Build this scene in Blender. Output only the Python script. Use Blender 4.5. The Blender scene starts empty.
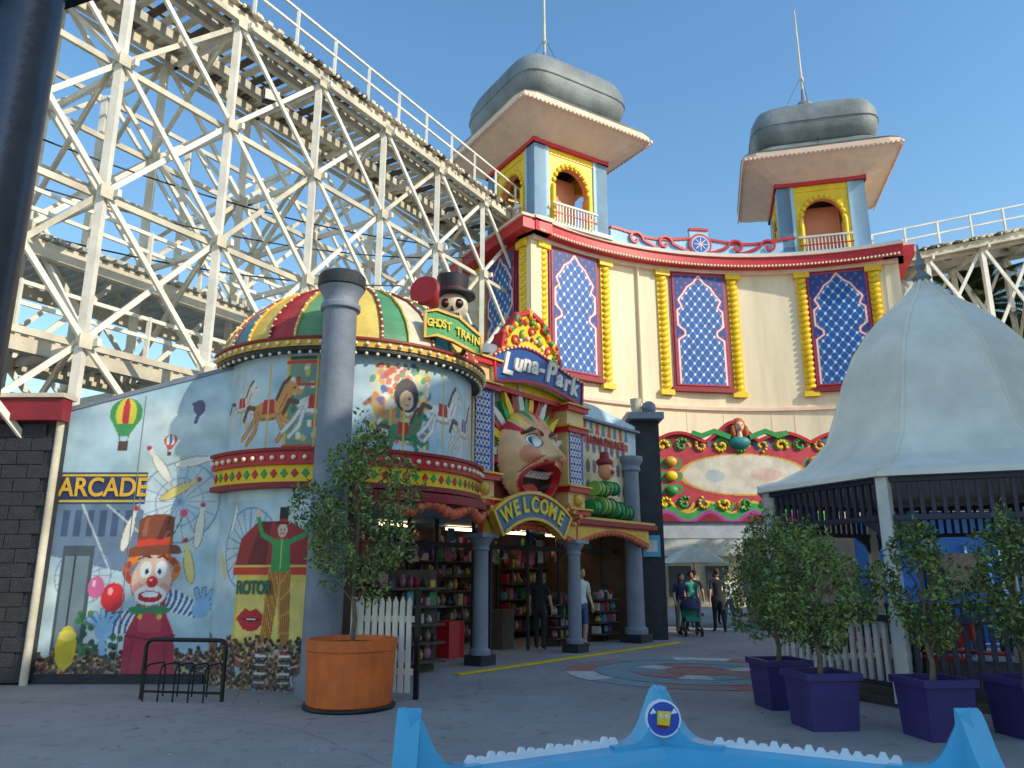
import bpy, math, random
import numpy as np
from mathutils import Vector, Matrix
R_=random.Random(7); NR=np.random.RandomState(5)
S=bpy.context.scene; COL=S.collection
Z=Vector((0,0,1))
def lin(c):
    return tuple(((x/255.)/12.92 if x/255.<=.04045 else ((x/255.+.055)/1.055)**2.4) for x in c)
# ---------------------------------------------------------------- materials
_m={}
def mat(name,rgb,rough=.6,var=.25,scale=2.5,bump=.15,metal=0,emit=0,bscale=None,streak=False):
    if name in _m: return _m[name]
    m=bpy.data.materials.new(name); m.use_nodes=True; nt=m.node_tree; b=nt.nodes['Principled BSDF']
    tc=nt.nodes.new('ShaderNodeTexCoord'); mp=nt.nodes.new('ShaderNodeMapping')
    if streak: mp.inputs['Scale'].default_value=(3,3,.35)
    nt.links.new(tc.outputs['Object'],mp.inputs['Vector'])
    n=nt.nodes.new('ShaderNodeTexNoise'); n.inputs['Scale'].default_value=scale; n.inputs['Detail'].default_value=4; n.inputs['Roughness'].default_value=.65
    nt.links.new(mp.outputs[0],n.inputs['Vector'])
    r=nt.nodes.new('ShaderNodeMapRange'); r.inputs[1].default_value=.3; r.inputs[2].default_value=.7
    r.inputs[3].default_value=1-var; r.inputs[4].default_value=1+var*.25
    nt.links.new(n.outputs[0],r.inputs[0])
    mx=nt.nodes.new('ShaderNodeMix'); mx.data_type='RGBA'; mx.blend_type='MULTIPLY'; mx.inputs[0].default_value=1
    c=lin(rgb)
    mx.inputs[6].default_value=(*c,1)
    nt.links.new(r.outputs[0],mx.inputs[7]); nt.links.new(mx.outputs[2],b.inputs['Base Color'])
    b.inputs['Roughness'].default_value=rough; b.inputs['Metallic'].default_value=metal
    if bump>0:
        n2=nt.nodes.new('ShaderNodeTexNoise'); n2.inputs['Scale'].default_value=bscale or scale*12; n2.inputs['Detail'].default_value=2
        nt.links.new(tc.outputs['Object'],n2.inputs['Vector'])
        bp=nt.nodes.new('ShaderNodeBump'); bp.inputs['Strength'].default_value=bump; bp.inputs['Distance'].default_value=.03
        nt.links.new(n2.outputs[0],bp.inputs['Height']); nt.links.new(bp.outputs[0],b.inputs['Normal'])
    if emit:
        b.inputs['Emission Color'].default_value=(*c,1); b.inputs['Emission Strength'].default_value=emit
    _m[name]=m; return m
def leafmat(name,rgb):
    return mat(name,rgb,.5,.4,3,0)
def paintmat():
    m=bpy.data.materials.new('painted_mural'); m.use_nodes=True; nt=m.node_tree; b=nt.nodes['Principled BSDF']
    a=nt.nodes.new('ShaderNodeAttribute'); a.attribute_name='Col'
    n=nt.nodes.new('ShaderNodeTexNoise'); n.inputs['Scale'].default_value=3; n.inputs['Detail'].default_value=6
    tc=nt.nodes.new('ShaderNodeTexCoord'); nt.links.new(tc.outputs['Object'],n.inputs['Vector'])
    r=nt.nodes.new('ShaderNodeMapRange'); r.inputs[1].default_value=.3; r.inputs[2].default_value=.7; r.inputs[3].default_value=.76; r.inputs[4].default_value=1.08
    nt.links.new(n.outputs[0],r.inputs[0])
    mx=nt.nodes.new('ShaderNodeMix'); mx.data_type='RGBA'; mx.blend_type='MULTIPLY'; mx.inputs[0].default_value=1
    nt.links.new(a.outputs['Color'],mx.inputs[6]); nt.links.new(r.outputs[0],mx.inputs[7]); nt.links.new(mx.outputs[2],b.inputs['Base Color'])
    b.inputs['Roughness'].default_value=.5
    return m
PAINT=paintmat()
WHITE=mat('white_paint',(236,231,216),.6,.25,1.6,.2)
WHITE2=mat('weathered_white',(218,208,184),.7,.38,1.2,.25)
CREAM=mat('cream_render',(240,224,190),.8,.16,.7,.12,streak=True)
RED=mat('red_paint',(200,36,46),.45,.2)
DRED=mat('dark_red',(146,28,38),.5,.2)
YEL=mat('yellow_paint',(246,208,30),.45,.2)
GOLD=mat('gold_paint',(232,180,60),.4,.25)
BLUE=mat('blue_paint',(36,80,176),.45,.2)
LBLUE=mat('light_blue_paint',(166,204,230),.6,.12)
PINK=mat('pink_paint',(240,156,112),.6,.12)
SOFFIT=mat('soffit_cream',(240,208,184),.7,.15)
GREEN=mat('green_paint',(50,156,76),.45,.2)
LEAD=mat('lead_roof',(132,140,140),.55,.45,.9,.35)
GREY=mat('grey_blue_column',(134,142,154),.6,.25,2,.2)
DGREY=mat('dark_slate',(50,52,58),.6,.4,4,.6)
BLACK=mat('black_steel',(18,18,20),.4,.2)
WOOD=mat('dark_timber',(92,82,70),.8,.4,3,.4)
STEEL=mat('steel',(120,120,118),.35,.3,3,.1,metal=.7)
BULB=mat('bulb',(252,240,200),.2,.05)
ORANGE=mat('orange_pot',(236,116,48),.55,.3,3,.1)
PURPLE=mat('purple_planter',(66,54,118),.5,.3)
SOIL=mat('soil',(60,46,34),.95,.4,20,.6)
BARK=mat('bark',(134,118,98),.9,.4,12,.6)
TERRA=mat('canopy_orange',(220,106,68),.5,.25)
# ---------------------------------------------------------------- mesh builder
class Fr:
    def __init__(s,O,U,V=(0,0,1),N=None):
        s.O=Vector(O); s.U=Vector(U).normalized(); s.V=Vector(V).normalized(); s.N=Vector(N).normalized() if N else s.U.cross(s.V)
    def p(s,x,y,z=0): return s.O+s.U*x+s.V*y+s.N*z
    def at(s,x,y,z=0): return Fr(s.p(x,y,z),s.U,s.V,s.N)
class MB:
    def __init__(s): s.v=[];s.f=[];s.m=[];s.sm=[];s.mats=[]
    def mi(s,m):
        if m not in s.mats: s.mats.append(m)
        return s.mats.index(m)
    def add(s,V,F,m,smooth=False):
        o=len(s.v); s.v.extend([tuple(q) for q in V]); i=s.mi(m)
        for f in F: s.f.append([a+o for a in f]); s.m.append(i); s.sm.append(smooth)
    def fbox(s,fr,x0,x1,y0,y1,z0,z1,m):
        V=[fr.p(x,y,z) for z in (z0,z1) for y in (y0,y1) for x in (x0,x1)]
        s.add(V,[(0,2,3,1),(4,5,7,6),(0,1,5,4),(2,6,7,3),(0,4,6,2),(1,3,7,5)],m)
    def box(s,c,sz,m,rz=0):
        f=Fr(c,(math.cos(rz),math.sin(rz),0),(0,0,1)); s.fbox(f,-sz[0]/2,sz[0]/2,-sz[2]/2,sz[2]/2,-sz[1]/2,sz[1]/2,m)
    def beam(s,a,b,w,h,m):
        a=Vector(a);b=Vector(b);d=(b-a); L=d.length
        if L<1e-4:return
        d/=L; u=d.cross(Z)
        if u.length<.05: u=Vector((1,0,0))
        u.normalize(); v=u.cross(d)
        V=[p+u*x*w/2+v*y*h/2 for p in (a,b) for x,y in ((-1,-1),(1,-1),(1,1),(-1,1))]
        s.add(V,[(3,2,1,0),(4,5,6,7),(0,1,5,4),(1,2,6,5),(2,3,7,6),(3,0,4,7)],m)
    def cyl(s,a,b,r0,r1,m,n=12,smooth=True):
        a=Vector(a);b=Vector(b);d=(b-a).normalized(); u=d.orthogonal().normalized(); v=d.cross(u); V=[]
        for p,r in ((a,r0),(b,r1)):
            for i in range(n):
                t=2*math.pi*i/n; V.append(p+(u*math.cos(t)+v*math.sin(t))*r)
        s.add(V,[(i,(i+1)%n,n+(i+1)%n,n+i) for i in range(n)],m,smooth)
        s.add(V,[tuple(range(n))[::-1],tuple(range(n,2*n))],m)
    def tube(s,P,r,m,n=8):
        for i in range(len(P)-1):
            ra=r[i] if isinstance(r,(list,tuple)) else r; rb=r[i+1] if isinstance(r,(list,tuple)) else r
            s.cyl(P[i],P[i+1],ra,rb,m,n)
    def lathe(s,c,prof,m,n=32,p=None,ph=0,smooth=True,a0=0,a1=2*math.pi,colf=None):
        c=Vector(c); full=abs(a1-a0-2*math.pi)<1e-6; k=n if full else n+1; V=[]
        for r,z in prof:
            for i in range(k):
                t=a0+(a1-a0)*i/n; q=1
                if p: q=1/((abs(math.cos(t))**p+abs(math.sin(t))**p)**(1/p))
                V.append(c+Vector((r*q*math.cos(t+ph),r*q*math.sin(t+ph),z)))
        if colf:
            for j in range(len(prof)-1):
                for i in range(n):
                    i2=(i+1)%k
                    s.add([V[j*k+i],V[j*k+i2],V[(j+1)*k+i2],V[(j+1)*k+i]],[(0,1,2,3)],colf(i,j))
        else:
            F=[(j*k+i,j*k+(i+1)%k,(j+1)*k+(i+1)%k,(j+1)*k+i) for j in range(len(prof)-1) for i in range(n)]
            s.add(V,F,m,smooth)
    def ell(s,c,rad,m,n=12,fr=None,smooth=True):
        c=Vector(c); V=[];h=n//2+1
        for j in range(h+1):
            a=math.pi*j/h
            for i in range(n):
                t=2*math.pi*i/n; q=Vector((rad[0]*math.sin(a)*math.cos(t),rad[1]*math.sin(a)*math.sin(t),rad[2]*math.cos(a)))
                if fr: q=fr.U*q.x+fr.N*q.y+fr.V*q.z
                V.append(c+q)
        s.add(V,[(j*n+i,j*n+(i+1)%n,(j+1)*n+(i+1)%n,(j+1)*n+i) for j in range(h) for i in range(n)],m,smooth)
    def prism(s,fr,pts,d0,d1,m,side=None):
        n=len(pts); V=[fr.p(x,y,d0) for x,y in pts]+[fr.p(x,y,d1) for x,y in pts]
        s.add(V,[tuple(range(n,2*n)),tuple(range(n))[::-1]],m)
        s.add(V,[(i,(i+1)%n,n+(i+1)%n,n+i) for i in range(n)],side or m)
    def strip(s,fr,pts,w,d0,d1,m,closed=False):
        P=[Vector(p) for p in pts]; n=len(P)
        rng=range(n if closed else n-1)
        L=[];Rr=[]
        for i in range(n):
            a=P[(i-1)%n] if (closed or i>0) else P[i]; b=P[(i+1)%n] if (closed or i<n-1) else P[i]
            t=(b-a).normalized(); nn=Vector((-t.y,t.x))*w/2; L.append(P[i]+nn); Rr.append(P[i]-nn)
        for i in rng:
            j=(i+1)%n; q=[L[i],L[j],Rr[j],Rr[i]]
            s.prism(fr,[(a.x,a.y) for a in q],d0,d1,m)
    def arc(s,c,r0,r1,a0,a1,z0,z1,m,n=30):
        V=[];
        for i in range(n+1):
            t=a0+(a1-a0)*i/n
            for r,z in ((r0,z0),(r1,z0),(r1,z1),(r0,z1)):
                V.append((c[0]+r*math.cos(t),c[1]+r*math.sin(t),z))
        F=[(0,1,2,3),(4*n+3,4*n+2,4*n+1,4*n)]
        for i in range(n):
            for k in range(4): F.append((4*i+k,4*i+(k+1)%4,4*i+4+(k+1)%4,4*i+4+k))
        s.add(V,F,m)
    def build(s,name,parent=None,bevel=0):
        me=bpy.data.meshes.new(name); me.from_pydata(s.v,[],s.f)
        for m in s.mats: me.materials.append(m)
        me.polygons.foreach_set('material_index',s.m); me.polygons.foreach_set('use_smooth',s.sm); me.update()
        o=bpy.data.objects.new(name,me); COL.objects.link(o)
        if parent: o.parent=parent
        if bevel:
            b=o.modifiers.new('b','BEVEL'); b.width=bevel; b.segments=2; b.limit_method='ANGLE'
        return o
def empty(name):
    o=bpy.data.objects.new(name,None); COL.objects.link(o); return o
def text(body,size,fr,m,parent,name,ext=.015,align='CENTER',sx=1,shear=0,bold=0):
    c=bpy.data.curves.new(name,'FONT'); c.body=body; c.size=size; c.extrude=ext; c.align_x=align; c.align_y='CENTER'; c.shear=shear; c.offset=bold
    c.materials.append(m); o=bpy.data.objects.new(name,c); COL.objects.link(o)
    M=Matrix((( *(fr.U*sx),0),( *fr.V,0),( *fr.N,0),(0,0,0,1))).transposed(); M.translation=fr.O; M[3][3]=1
    o.matrix_world=M
    if parent: o.parent=parent
    return o
# ---------------------------------------------------------------- painted canvas (vertex colour art on real surfaces)
class Canvas:
    def __init__(s,x0,x1,z0,z1,res,base):
        s.nx=int((x1-x0)/res)+1; s.nz=int((z1-z0)/res)+1
        s.X,s.Zc=np.meshgrid(np.linspace(x0,x1,s.nx),np.linspace(z0,z1,s.nz))
        s.C=np.zeros((s.nz,s.nx,3)); s.C[:]=lin(base)
    def mix(s,mask,col,a=1.):
        mask=mask.astype(float)[...,None]*a; s.C=s.C*(1-mask)+np.array(lin(col))*mask
    def poly(s,pts,col,a=1.):
        m=np.zeros(s.X.shape,bool); n=len(pts)
        for i in range(n):
            x1,y1=pts[i];x2,y2=pts[(i+1)%n]
            if y1==y2: continue
            c=((y1>s.Zc)!=(y2>s.Zc))&(s.X<(x2-x1)*(s.Zc-y1)/(y2-y1)+x1); m^=c
        s.mix(m,col,a)
    def ell(s,cx,cz,rx,rz,col,a=1.,rot=0,ring=None):
        dx=s.X-cx;dz=s.Zc-cz; c,q=math.cos(rot),math.sin(rot)
        e=((dx*c+dz*q)/rx)**2+((-dx*q+dz*c)/rz)**2
        m=e<1
        if ring: m&=e>ring
        s.mix(m,col,a)
    def line(s,pts,w,col,a=1.):
        m=np.zeros(s.X.shape,bool)
        for (x1,y1),(x2,y2) in zip(pts[:-1],pts[1:]):
            dx,dy=x2-x1,y2-y1; L=dx*dx+dy*dy+1e-9
            t=np.clip(((s.X-x1)*dx+(s.Zc-y1)*dy)/L,0,1)
            m|=((s.X-x1-t*dx)**2+(s.Zc-y1-t*dy)**2)<(w/2)**2
        s.mix(m,col,a)
    def rect(s,x0,x1,z0,z1,col,a=1.): s.mix((s.X>x0)&(s.X<x1)&(s.Zc>z0)&(s.Zc<z1),col,a)
    def clouds(s,col,n,rx,a=.5):
        x0,x1=s.X.min(),s.X.max();z0,z1=s.Zc.min(),s.Zc.max()
        for i in range(n):
            cx=NR.uniform(x0,x1);cz=NR.uniform(z0,z1);r=rx*NR.uniform(.4,1.2)
            e=np.exp(-(((s.X-cx)/r)**2+((s.Zc-cz)/(r*.6))**2)*1.5); s.mix(e,col,a)
    def mesh(s,fn,name,parent,hfn=None,keep=None,smooth=True,m=None):
        H=hfn(s.X,s.Zc) if hfn is not None else np.zeros(s.X.shape)
        P=fn(s.X,s.Zc,H).reshape(-1,3)
        idx=np.arange(s.nx*s.nz).reshape(s.nz,s.nx)
        Q=np.stack([idx[:-1,:-1],idx[:-1,1:],idx[1:,1:],idx[1:,:-1]],-1)
        if keep is not None:
            K=keep(s.X,s.Zc); k=K[:-1,:-1]&K[:-1,1:]&K[1:,1:]&K[1:,:-1]; Q=Q[k]
        Q=Q.reshape(-1,4)
        used=np.unique(Q); rm=np.full(s.nx*s.nz,-1); rm[used]=np.arange(len(used))
        me=bpy.data.meshes.new(name); me.from_pydata(P[used].tolist(),[],rm[Q].tolist())
        ca=me.color_attributes.new('Col','FLOAT_COLOR','POINT')
        C=np.ones((len(used),4)); C[:,:3]=s.C.reshape(-1,3)[used]; ca.data.foreach_set('color',C.ravel())
        me.materials.append(m or PAINT); me.polygons.foreach_set('use_smooth',[smooth]*len(Q)); me.update()
        o=bpy.data.objects.new(name,me); COL.objects.link(o)
        if parent: o.parent=parent
        return o
def frfn(fr):
    O,U,V,N=[np.array(q) for q in (fr.O,fr.U,fr.V,fr.N)]
    return lambda X,Y,H: O+X[...,None]*U+Y[...,None]*V+H[...,None]*N
# ================================================================ GROUND
def ground():
    m=bpy.data.materials.new('asphalt_pavement'); m.use_nodes=True; nt=m.node_tree; b=nt.nodes['Principled BSDF']
    tc=nt.nodes.new('ShaderNodeTexCoord')
    n=nt.nodes.new('ShaderNodeTexNoise'); n.inputs['Scale'].default_value=.35; n.inputs['Detail'].default_value=10; n.inputs['Roughness'].default_value=.7
    n2=nt.nodes.new('ShaderNodeTexNoise'); n2.inputs['Scale'].default_value=60; n2.inputs['Detail'].default_value=3
    v=nt.nodes.new('ShaderNodeTexVoronoi'); v.feature='DISTANCE_TO_EDGE'; v.inputs['Scale'].default_value=.2
    n3=nt.nodes.new('ShaderNodeTexNoise'); n3.inputs['Scale'].default_value=1.2
    n4=nt.nodes.new('ShaderNodeTexNoise'); n4.inputs['Scale'].default_value=5; n4.inputs['Detail'].default_value=3
    mxv=nt.nodes.new('ShaderNodeMix'); mxv.data_type='VECTOR'; mxv.inputs[0].default_value=.25
    nt.links.new(tc.outputs['Object'],n3.inputs['Vector'])
    nt.links.new(tc.outputs['Object'],mxv.inputs[4]); nt.links.new(n3.outputs['Color'],mxv.inputs[5]); nt.links.new(mxv.outputs[1],v.inputs['Vector'])
    for q in (n,n2,n4): nt.links.new(tc.outputs['Object'],q.inputs['Vector'])
    r=nt.nodes.new('ShaderNodeValToRGB'); e=r.color_ramp.elements
    e[0].position=.3; e[0].color=(.29,.255,.24,1); e[1].position=.7; e[1].color=(.47,.42,.39,1)
    nt.links.new(n.outputs[0],r.inputs[0])
    m1=nt.nodes.new('ShaderNodeMix'); m1.data_type='RGBA'; m1.blend_type='MULTIPLY'; m1.inputs[0].default_value=.6
    nt.links.new(r.outputs[0],m1.inputs[6])
    r2=nt.nodes.new('ShaderNodeMapRange'); r2.inputs[1].default_value=.3;r2.inputs[2].default_value=.7; r2.inputs[3].default_value=.6; r2.inputs[4].default_value=1.2
    nt.links.new(n2.outputs[0],r2.inputs[0]); nt.links.new(r2.outputs[0],m1.inputs[7])
    m2=nt.nodes.new('ShaderNodeMix'); m2.data_type='RGBA'; m2.blend_type='MULTIPLY'; m2.inputs[0].default_value=1
    r3=nt.nodes.new('ShaderNodeMapRange'); r3.inputs[1].default_value=0;r3.inputs[2].default_value=.004; r3.inputs[3].default_value=.75; r3.inputs[4].default_value=1
    nt.links.new(v.outputs['Distance'],r3.inputs[0]); nt.links.new(m1.outputs[2],m2.inputs[6]); nt.links.new(r3.outputs[0],m2.inputs[7])
    m3=nt.nodes.new('ShaderNodeMix'); m3.data_type='RGBA'; m3.blend_type='MULTIPLY'; m3.inputs[0].default_value=1
    r4=nt.nodes.new('ShaderNodeMapRange'); r4.inputs[1].default_value=.28;r4.inputs[2].default_value=.42; r4.inputs[3].default_value=.72; r4.inputs[4].default_value=1
    nt.links.new(n4.outputs[0],r4.inputs[0]); nt.links.new(m2.outputs[2],m3.inputs[6]); nt.links.new(r4.outputs[0],m3.inputs[7])
    nt.links.new(m3.outputs[2],b.inputs['Base Color']); b.inputs['Roughness'].default_value=.75
    bp=nt.nodes.new('ShaderNodeBump'); bp.inputs['Strength'].default_value=.35; bp.inputs['Distance'].default_value=.01
    nt.links.new(n2.outputs[0],bp.inputs['Height']); nt.links.new(bp.outputs[0],b.inputs['Normal'])
    g=MB(); g.add([(-600,-600,0),(600,-600,0),(600,900,0),(-600,900,0)],[(0,1,2,3)],m); g.build('ground')
ground()
g=MB()
pc=[mat('mosaic_red',(196,130,118),.8,.3,6),mat('mosaic_cream',(226,218,202),.8,.3,6),mat('mosaic_green',(150,168,168),.8,.3,6),mat('mosaic_brown',(172,148,134),.8,.3,6)]
for k,(r0,r1) in enumerate([(0,.55),(.6,1.15),(1.2,1.75),(1.8,2.3)]):
    for i in range(24):
        a0=2*math.pi*i/24;a1=a0+2*math.pi/24
        V=[(3.2+r*math.cos(a),14.0+r*math.sin(a),.006) for r,a in ((r0,a0),(r1,a0),(r1,a1),(r0,a1))]
        g.add(V,[(0,1,2,3)],pc[(i//2+k)%4 if k%2 else k%4])
g.build('mosaic_pavement')
g=MB()
for i in range(60):
    x,y=R_.uniform(-5,4.5),R_.uniform(6,14); a=R_.uniform(0,6.3); s=R_.uniform(.015,.035); u=Vector((math.cos(a),math.sin(a),0))*s; w_=Vector((-math.sin(a),math.cos(a),0))*s*.5
    q=Vector((x,y,.009)); g.add([q-u,q-w_+Z*.006,q+u,q+w_],[(0,1,2,3)],[SOIL,mat('dry_leaf',(150,120,70),.8),mat('pale_litter',(210,206,196),.8)][0 if i%3 else (1 if i%2 else 2)])
g.build('fallen_leaves')
# ================================================================ ENTRANCE BUILDING
GO=Vector((-.59,15.5,0)); GD=Vector((.627,.779,0)).normalized(); G=Fr(GO,GD)
DC=Vector((-2.95,13.8,0)); DR=2.2; DS=2.45
ent=empty('entrance_building')
def drum(s,z,off=0):
    p=s/DS; r=DR+off; return Vector((DC.x+r*math.sin(p),DC.y-r*math.cos(p),z))
def drumfn(X,Y,H):
    p=X/DS; r=DR+H; return np.stack([DC.x+r*np.sin(p),DC.y-r*np.cos(p),Y],-1)
def drumfr(s,z,off=0):
    p=s/DS; return Fr(drum(s,z,off),(math.cos(p),math.sin(p),0))
SKY=(184,212,222)
c=Canvas(-7.3,-4.66,0,4.98,.016,SKY)
c.clouds((226,236,232),22,.8,.55); c.clouds((140,186,208),16,.6,.5); c.clouds((190,204,180),10,.4,.45)
def horse(c,x,z,k,col,fl=1,saddle=(200,50,60)):
    P=lambda pts:[(x+fl*a*k,z+b*k) for a,b in pts]
    dk=tuple(int(q*.72) for q in col)
    c.ell(x,z,.42*k,.2*k,dk); c.ell(x,z+.03*k,.41*k,.17*k,col)
    c.poly(P([(.2,.0),(.46,.05),(.62,.42),(.5,.58),(.34,.42),(.18,.2)]),col)
    c.poly(P([(.46,.58),(.56,.56),(.82,.34),(.76,.26),(.56,.36),(.44,.44)]),col)
    for q in ([(.3,-.1),(.55,-.25),(.72,-.12)],[(.25,-.12),(.42,-.4),(.3,-.58)],[(-.3,-.05),(-.5,-.3),(-.72,-.5)],[(-.26,-.1),(-.34,-.4),(-.56,-.6)]):
        c.line(P(q),.11*k,dk); c.line(P(q),.07*k,col)
    c.line(P([(-.4,.08),(-.6,.12),(-.72,-.12)]),.1*k,(110,74,50)); c.line(P([(.2,.22),(.34,.5),(.48,.62)]),.08*k,(110,74,50))
    c.poly(P([(-.14,.22),(.14,.22),(.17,-.05),(-.17,-.05)]),saddle); c.line(P([(0,.9),(0,-.8)]),.035*k,(230,190,80)); c.line(P([(.3,.02),(.45,.3)]),.03*k,saddle)
    c.ell(*P([(.62,.43)])[0],.025*k,.025*k,(20,20,20))
def crowd(c,x0,x1,top,n):
    pal=[(70,60,66),(140,94,70),(104,110,124),(200,160,130),(60,70,104),(170,70,60),(50,50,54),(214,196,110),(90,120,90)]
    for i in range(n):
        x=NR.uniform(x0,x1); z=top*(1-(i/n)**.8); cl=pal[NR.randint(9)]
        c.ell(x,z-.07,.06,.07,cl); c.ell(x,z,.032,.042,[(222,182,150),(150,110,86),(200,160,130)][i%3]); c.ell(x,z+.02,.034,.028,[(60,44,36),(110,80,50),(30,28,28)][i%3])
c.poly([(-7.3,1.9),(-7.3,3.0),(-6.95,3.1),(-6.3,2.9),(-5.9,2.6),(-5.9,1.6)],(110,134,158))
for i in range(6): c.rect(-7.2+i*.2,-7.09+i*.2,2.2,2.62,(70,92,124))
c.rect(-7.32,-5.9,2.72,3.22,(48,62,100)); c.rect(-7.3,-5.93,2.75,2.78,(230,200,60)); c.rect(-7.3,-5.93,3.16,3.19,(230,200,60))
for k,(a,b) in enumerate([((-6.9,2.7),(-6.3,1.6)),((-5.9,3.1),(-5.2,2.1)),((-6.5,2.7),(-5.6,2.0))]): c.line([a,b],.03,(225,228,224),.7)
for (wx,wz,wr) in ((-5.35,2.75,.66),(-6.75,1.6,.45)):
    for i in range(9):
        t=i*.35; c.line([(wx-wr*math.cos(t),wz-wr*math.sin(t)),(wx+wr*math.cos(t),wz+wr*math.sin(t))],.02,(126,148,184),.7)
    c.ell(wx,wz,wr,wr,(126,148,184),.8,ring=.9); c.ell(wx,wz,wr*.6,wr*.6,(126,148,184),.6,ring=.86)
c.rect(-7.12,-6.62,.15,2.05,(76,88,96)); c.rect(-7.06,-6.68,.5,1.9,(120,138,148)); c.line([(-6.9,.5),(-6.9,1.9)],.03,(60,60,66))
def balloon(c,x,z,k,a=(70,160,90),b_=(236,212,70),d=(200,60,60)):
    c.ell(x,z,.27*k,.26*k,a); c.ell(x,z,.17*k,.26*k,b_); c.ell(x,z,.06*k,.26*k,d); c.poly([(x-.2*k,z-.18*k),(x+.2*k,z-.18*k),(x+.08*k,z-.38*k),(x-.08*k,z-.38*k)],a)
    c.rect(x-.07*k,x+.08*k,z-.62*k,z-.46*k,(90,70,60)); c.line([(x-.08*k,z-.36*k),(x-.05*k,z-.48*k)],.015*k,(60,60,60)); c.line([(x+.08*k,z-.36*k),(x+.06*k,z-.48*k)],.015*k,(60,60,60))
balloon(c,-6.38,4.2,1); balloon(c,-5.6,3.75,.4,(200,80,70),(230,220,200),(70,110,180))
c.ell(-5.18,4.3,.1,.13,(102,98,122)); c.line([(-5.18,4.2),(-5.22,4.05)],.06,(102,98,122)); c.ell(-5.26,4.36,.05,.03,(102,98,122))
for (x,z,r,cl) in [(-5.42,2.92,.5,(236,214,130)),(-4.99,2.3,1.5,(240,236,220)),(-6.12,2.25,1.35,(240,236,220)),(-5.2,3.4,.2,(244,240,230)),(-5.1,1.75,1.8,(236,214,130)),(-5.7,3.3,2.2,(240,236,220))]:
    c.ell(x,z,.29,.085,(150,130,90),rot=r); c.ell(x,z,.28,.07,cl,rot=r); c.ell(x+.3*math.cos(r),z+.3*math.sin(r),.13,.035,cl,rot=r); c.ell(x+.4*math.cos(r),z+.4*math.sin(r),.04,.045,(200,60,60),rot=r)
for i in range(90):
    c.ell(NR.uniform(-6.75,-6.05),NR.uniform(.15,1.05),.05,.05,[(60,120,70),(84,140,94),(46,92,80)][i%3])
crowd(c,-7.3,-4.66,.5,260)
c.ell(-6.87,.52,.16,.32,(226,200,50)); c.ell(-6.87,.7,.14,.08,(246,228,100))
st=[(-6.3,.75),(-5.95,.72),(-5.72,1.0),(-5.3,1.05),(-4.9,.95),(-4.9,1.2),(-5.3,1.4),(-5.6,1.3),(-5.95,1.1),(-6.25,1.0)]
c.poly(st,(236,236,230))
wm=np.all(np.abs(c.C-np.array(lin((236,236,230))))<.001,-1)
for i in range(16):
    x=-6.25+i*.09
    c.mix((np.abs(c.X-x-.1*np.sin(c.Zc*6))<.022)&wm,(56,104,170))
c.poly([(-6.0,0.05),(-5.98,.72),(-5.82,1.1),(-5.42,1.1),(-5.22,.7),(-5.16,.05)],(184,46,76)); c.rect(-5.8,-5.44,.75,1.12,(206,70,92))
c.poly([(-5.7,.05),(-5.62,.6),(-5.55,.05)],(130,26,50)); c.line([(-5.98,.7),(-5.6,.64),(-5.22,.7)],.03,(130,26,50))
c.line([(-5.8,1.1),(-5.84,1.36)],.07,(184,46,76)); c.line([(-5.45,1.1),(-5.42,1.36)],.07,(184,46,76))
c.ell(-5.78,.98,.04,.04,(240,210,70)); c.ell(-5.48,.98,.04,.04,(240,210,70)); c.line([(-5.9,.1),(-5.85,.6)],.02,(140,30,56)); c.line([(-5.3,.1),(-5.36,.6)],.02,(140,30,56))
for i in range(90):
    t=NR.uniform(0,6.28); c.ell(-5.68+.4*math.cos(t),1.68+.24*math.sin(t),.06,.06,[(214,100,36),(240,136,50),(180,70,36)][i%3])
c.ell(-5.66,1.52,.33,.4,(190,130,110)); c.ell(-5.66,1.53,.31,.38,(240,204,182)); c.ell(-5.86,1.42,.08,.07,(236,150,130),.7); c.ell(-5.46,1.42,.08,.07,(236,150,130),.7)
c.ell(-5.77,1.69,.09,.13,(250,250,246)); c.ell(-5.53,1.69,.09,.13,(250,250,246)); c.ell(-5.75,1.66,.03,.045,(30,80,140)); c.ell(-5.55,1.66,.03,.045,(30,80,140)); c.ell(-5.75,1.66,.015,.02,(10,10,20)); c.ell(-5.55,1.66,.015,.02,(10,10,20))
c.ell(-5.66,1.3,.25,.15,(252,252,250)); c.ell(-5.66,1.28,.19,.09,(206,34,46)); c.ell(-5.66,1.31,.13,.045,(252,252,250)); c.ell(-5.65,1.5,.09,.09,(226,36,46)); c.ell(-5.67,1.53,.022,.022,(255,225,225))
c.line([(-5.9,1.85),(-5.8,1.9),(-5.7,1.87)],.025,(70,34,22)); c.line([(-5.6,1.87),(-5.52,1.9),(-5.44,1.85)],.025,(70,34,22))
c.poly([(-6.1,1.88),(-5.22,1.94),(-5.28,2.06),(-5.4,2.08),(-5.4,2.5),(-5.52,2.56),(-5.84,2.54),(-5.95,2.46),(-5.96,2.06),(-6.1,2.0)],(136,74,50)); c.poly([(-5.97,2.04),(-5.38,2.09),(-5.4,2.2),(-5.94,2.15)],(216,70,46)); c.poly([(-5.56,2.15),(-5.44,2.5),(-5.54,2.52),(-5.66,2.15)],(100,50,36)); c.poly([(-5.9,2.2),(-5.86,2.48),(-5.8,2.5),(-5.82,2.2)],(170,100,70))
c.line([(-5.45,2.1),(-5.26,2.55)],.02,(60,120,60)); c.ell(-5.26,2.57,.06,.06,(230,90,120))
c.ell(-5.5,1.08,.18,.06,(60,150,96)); c.ell(-5.82,1.08,.16,.06,(60,150,96))
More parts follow.
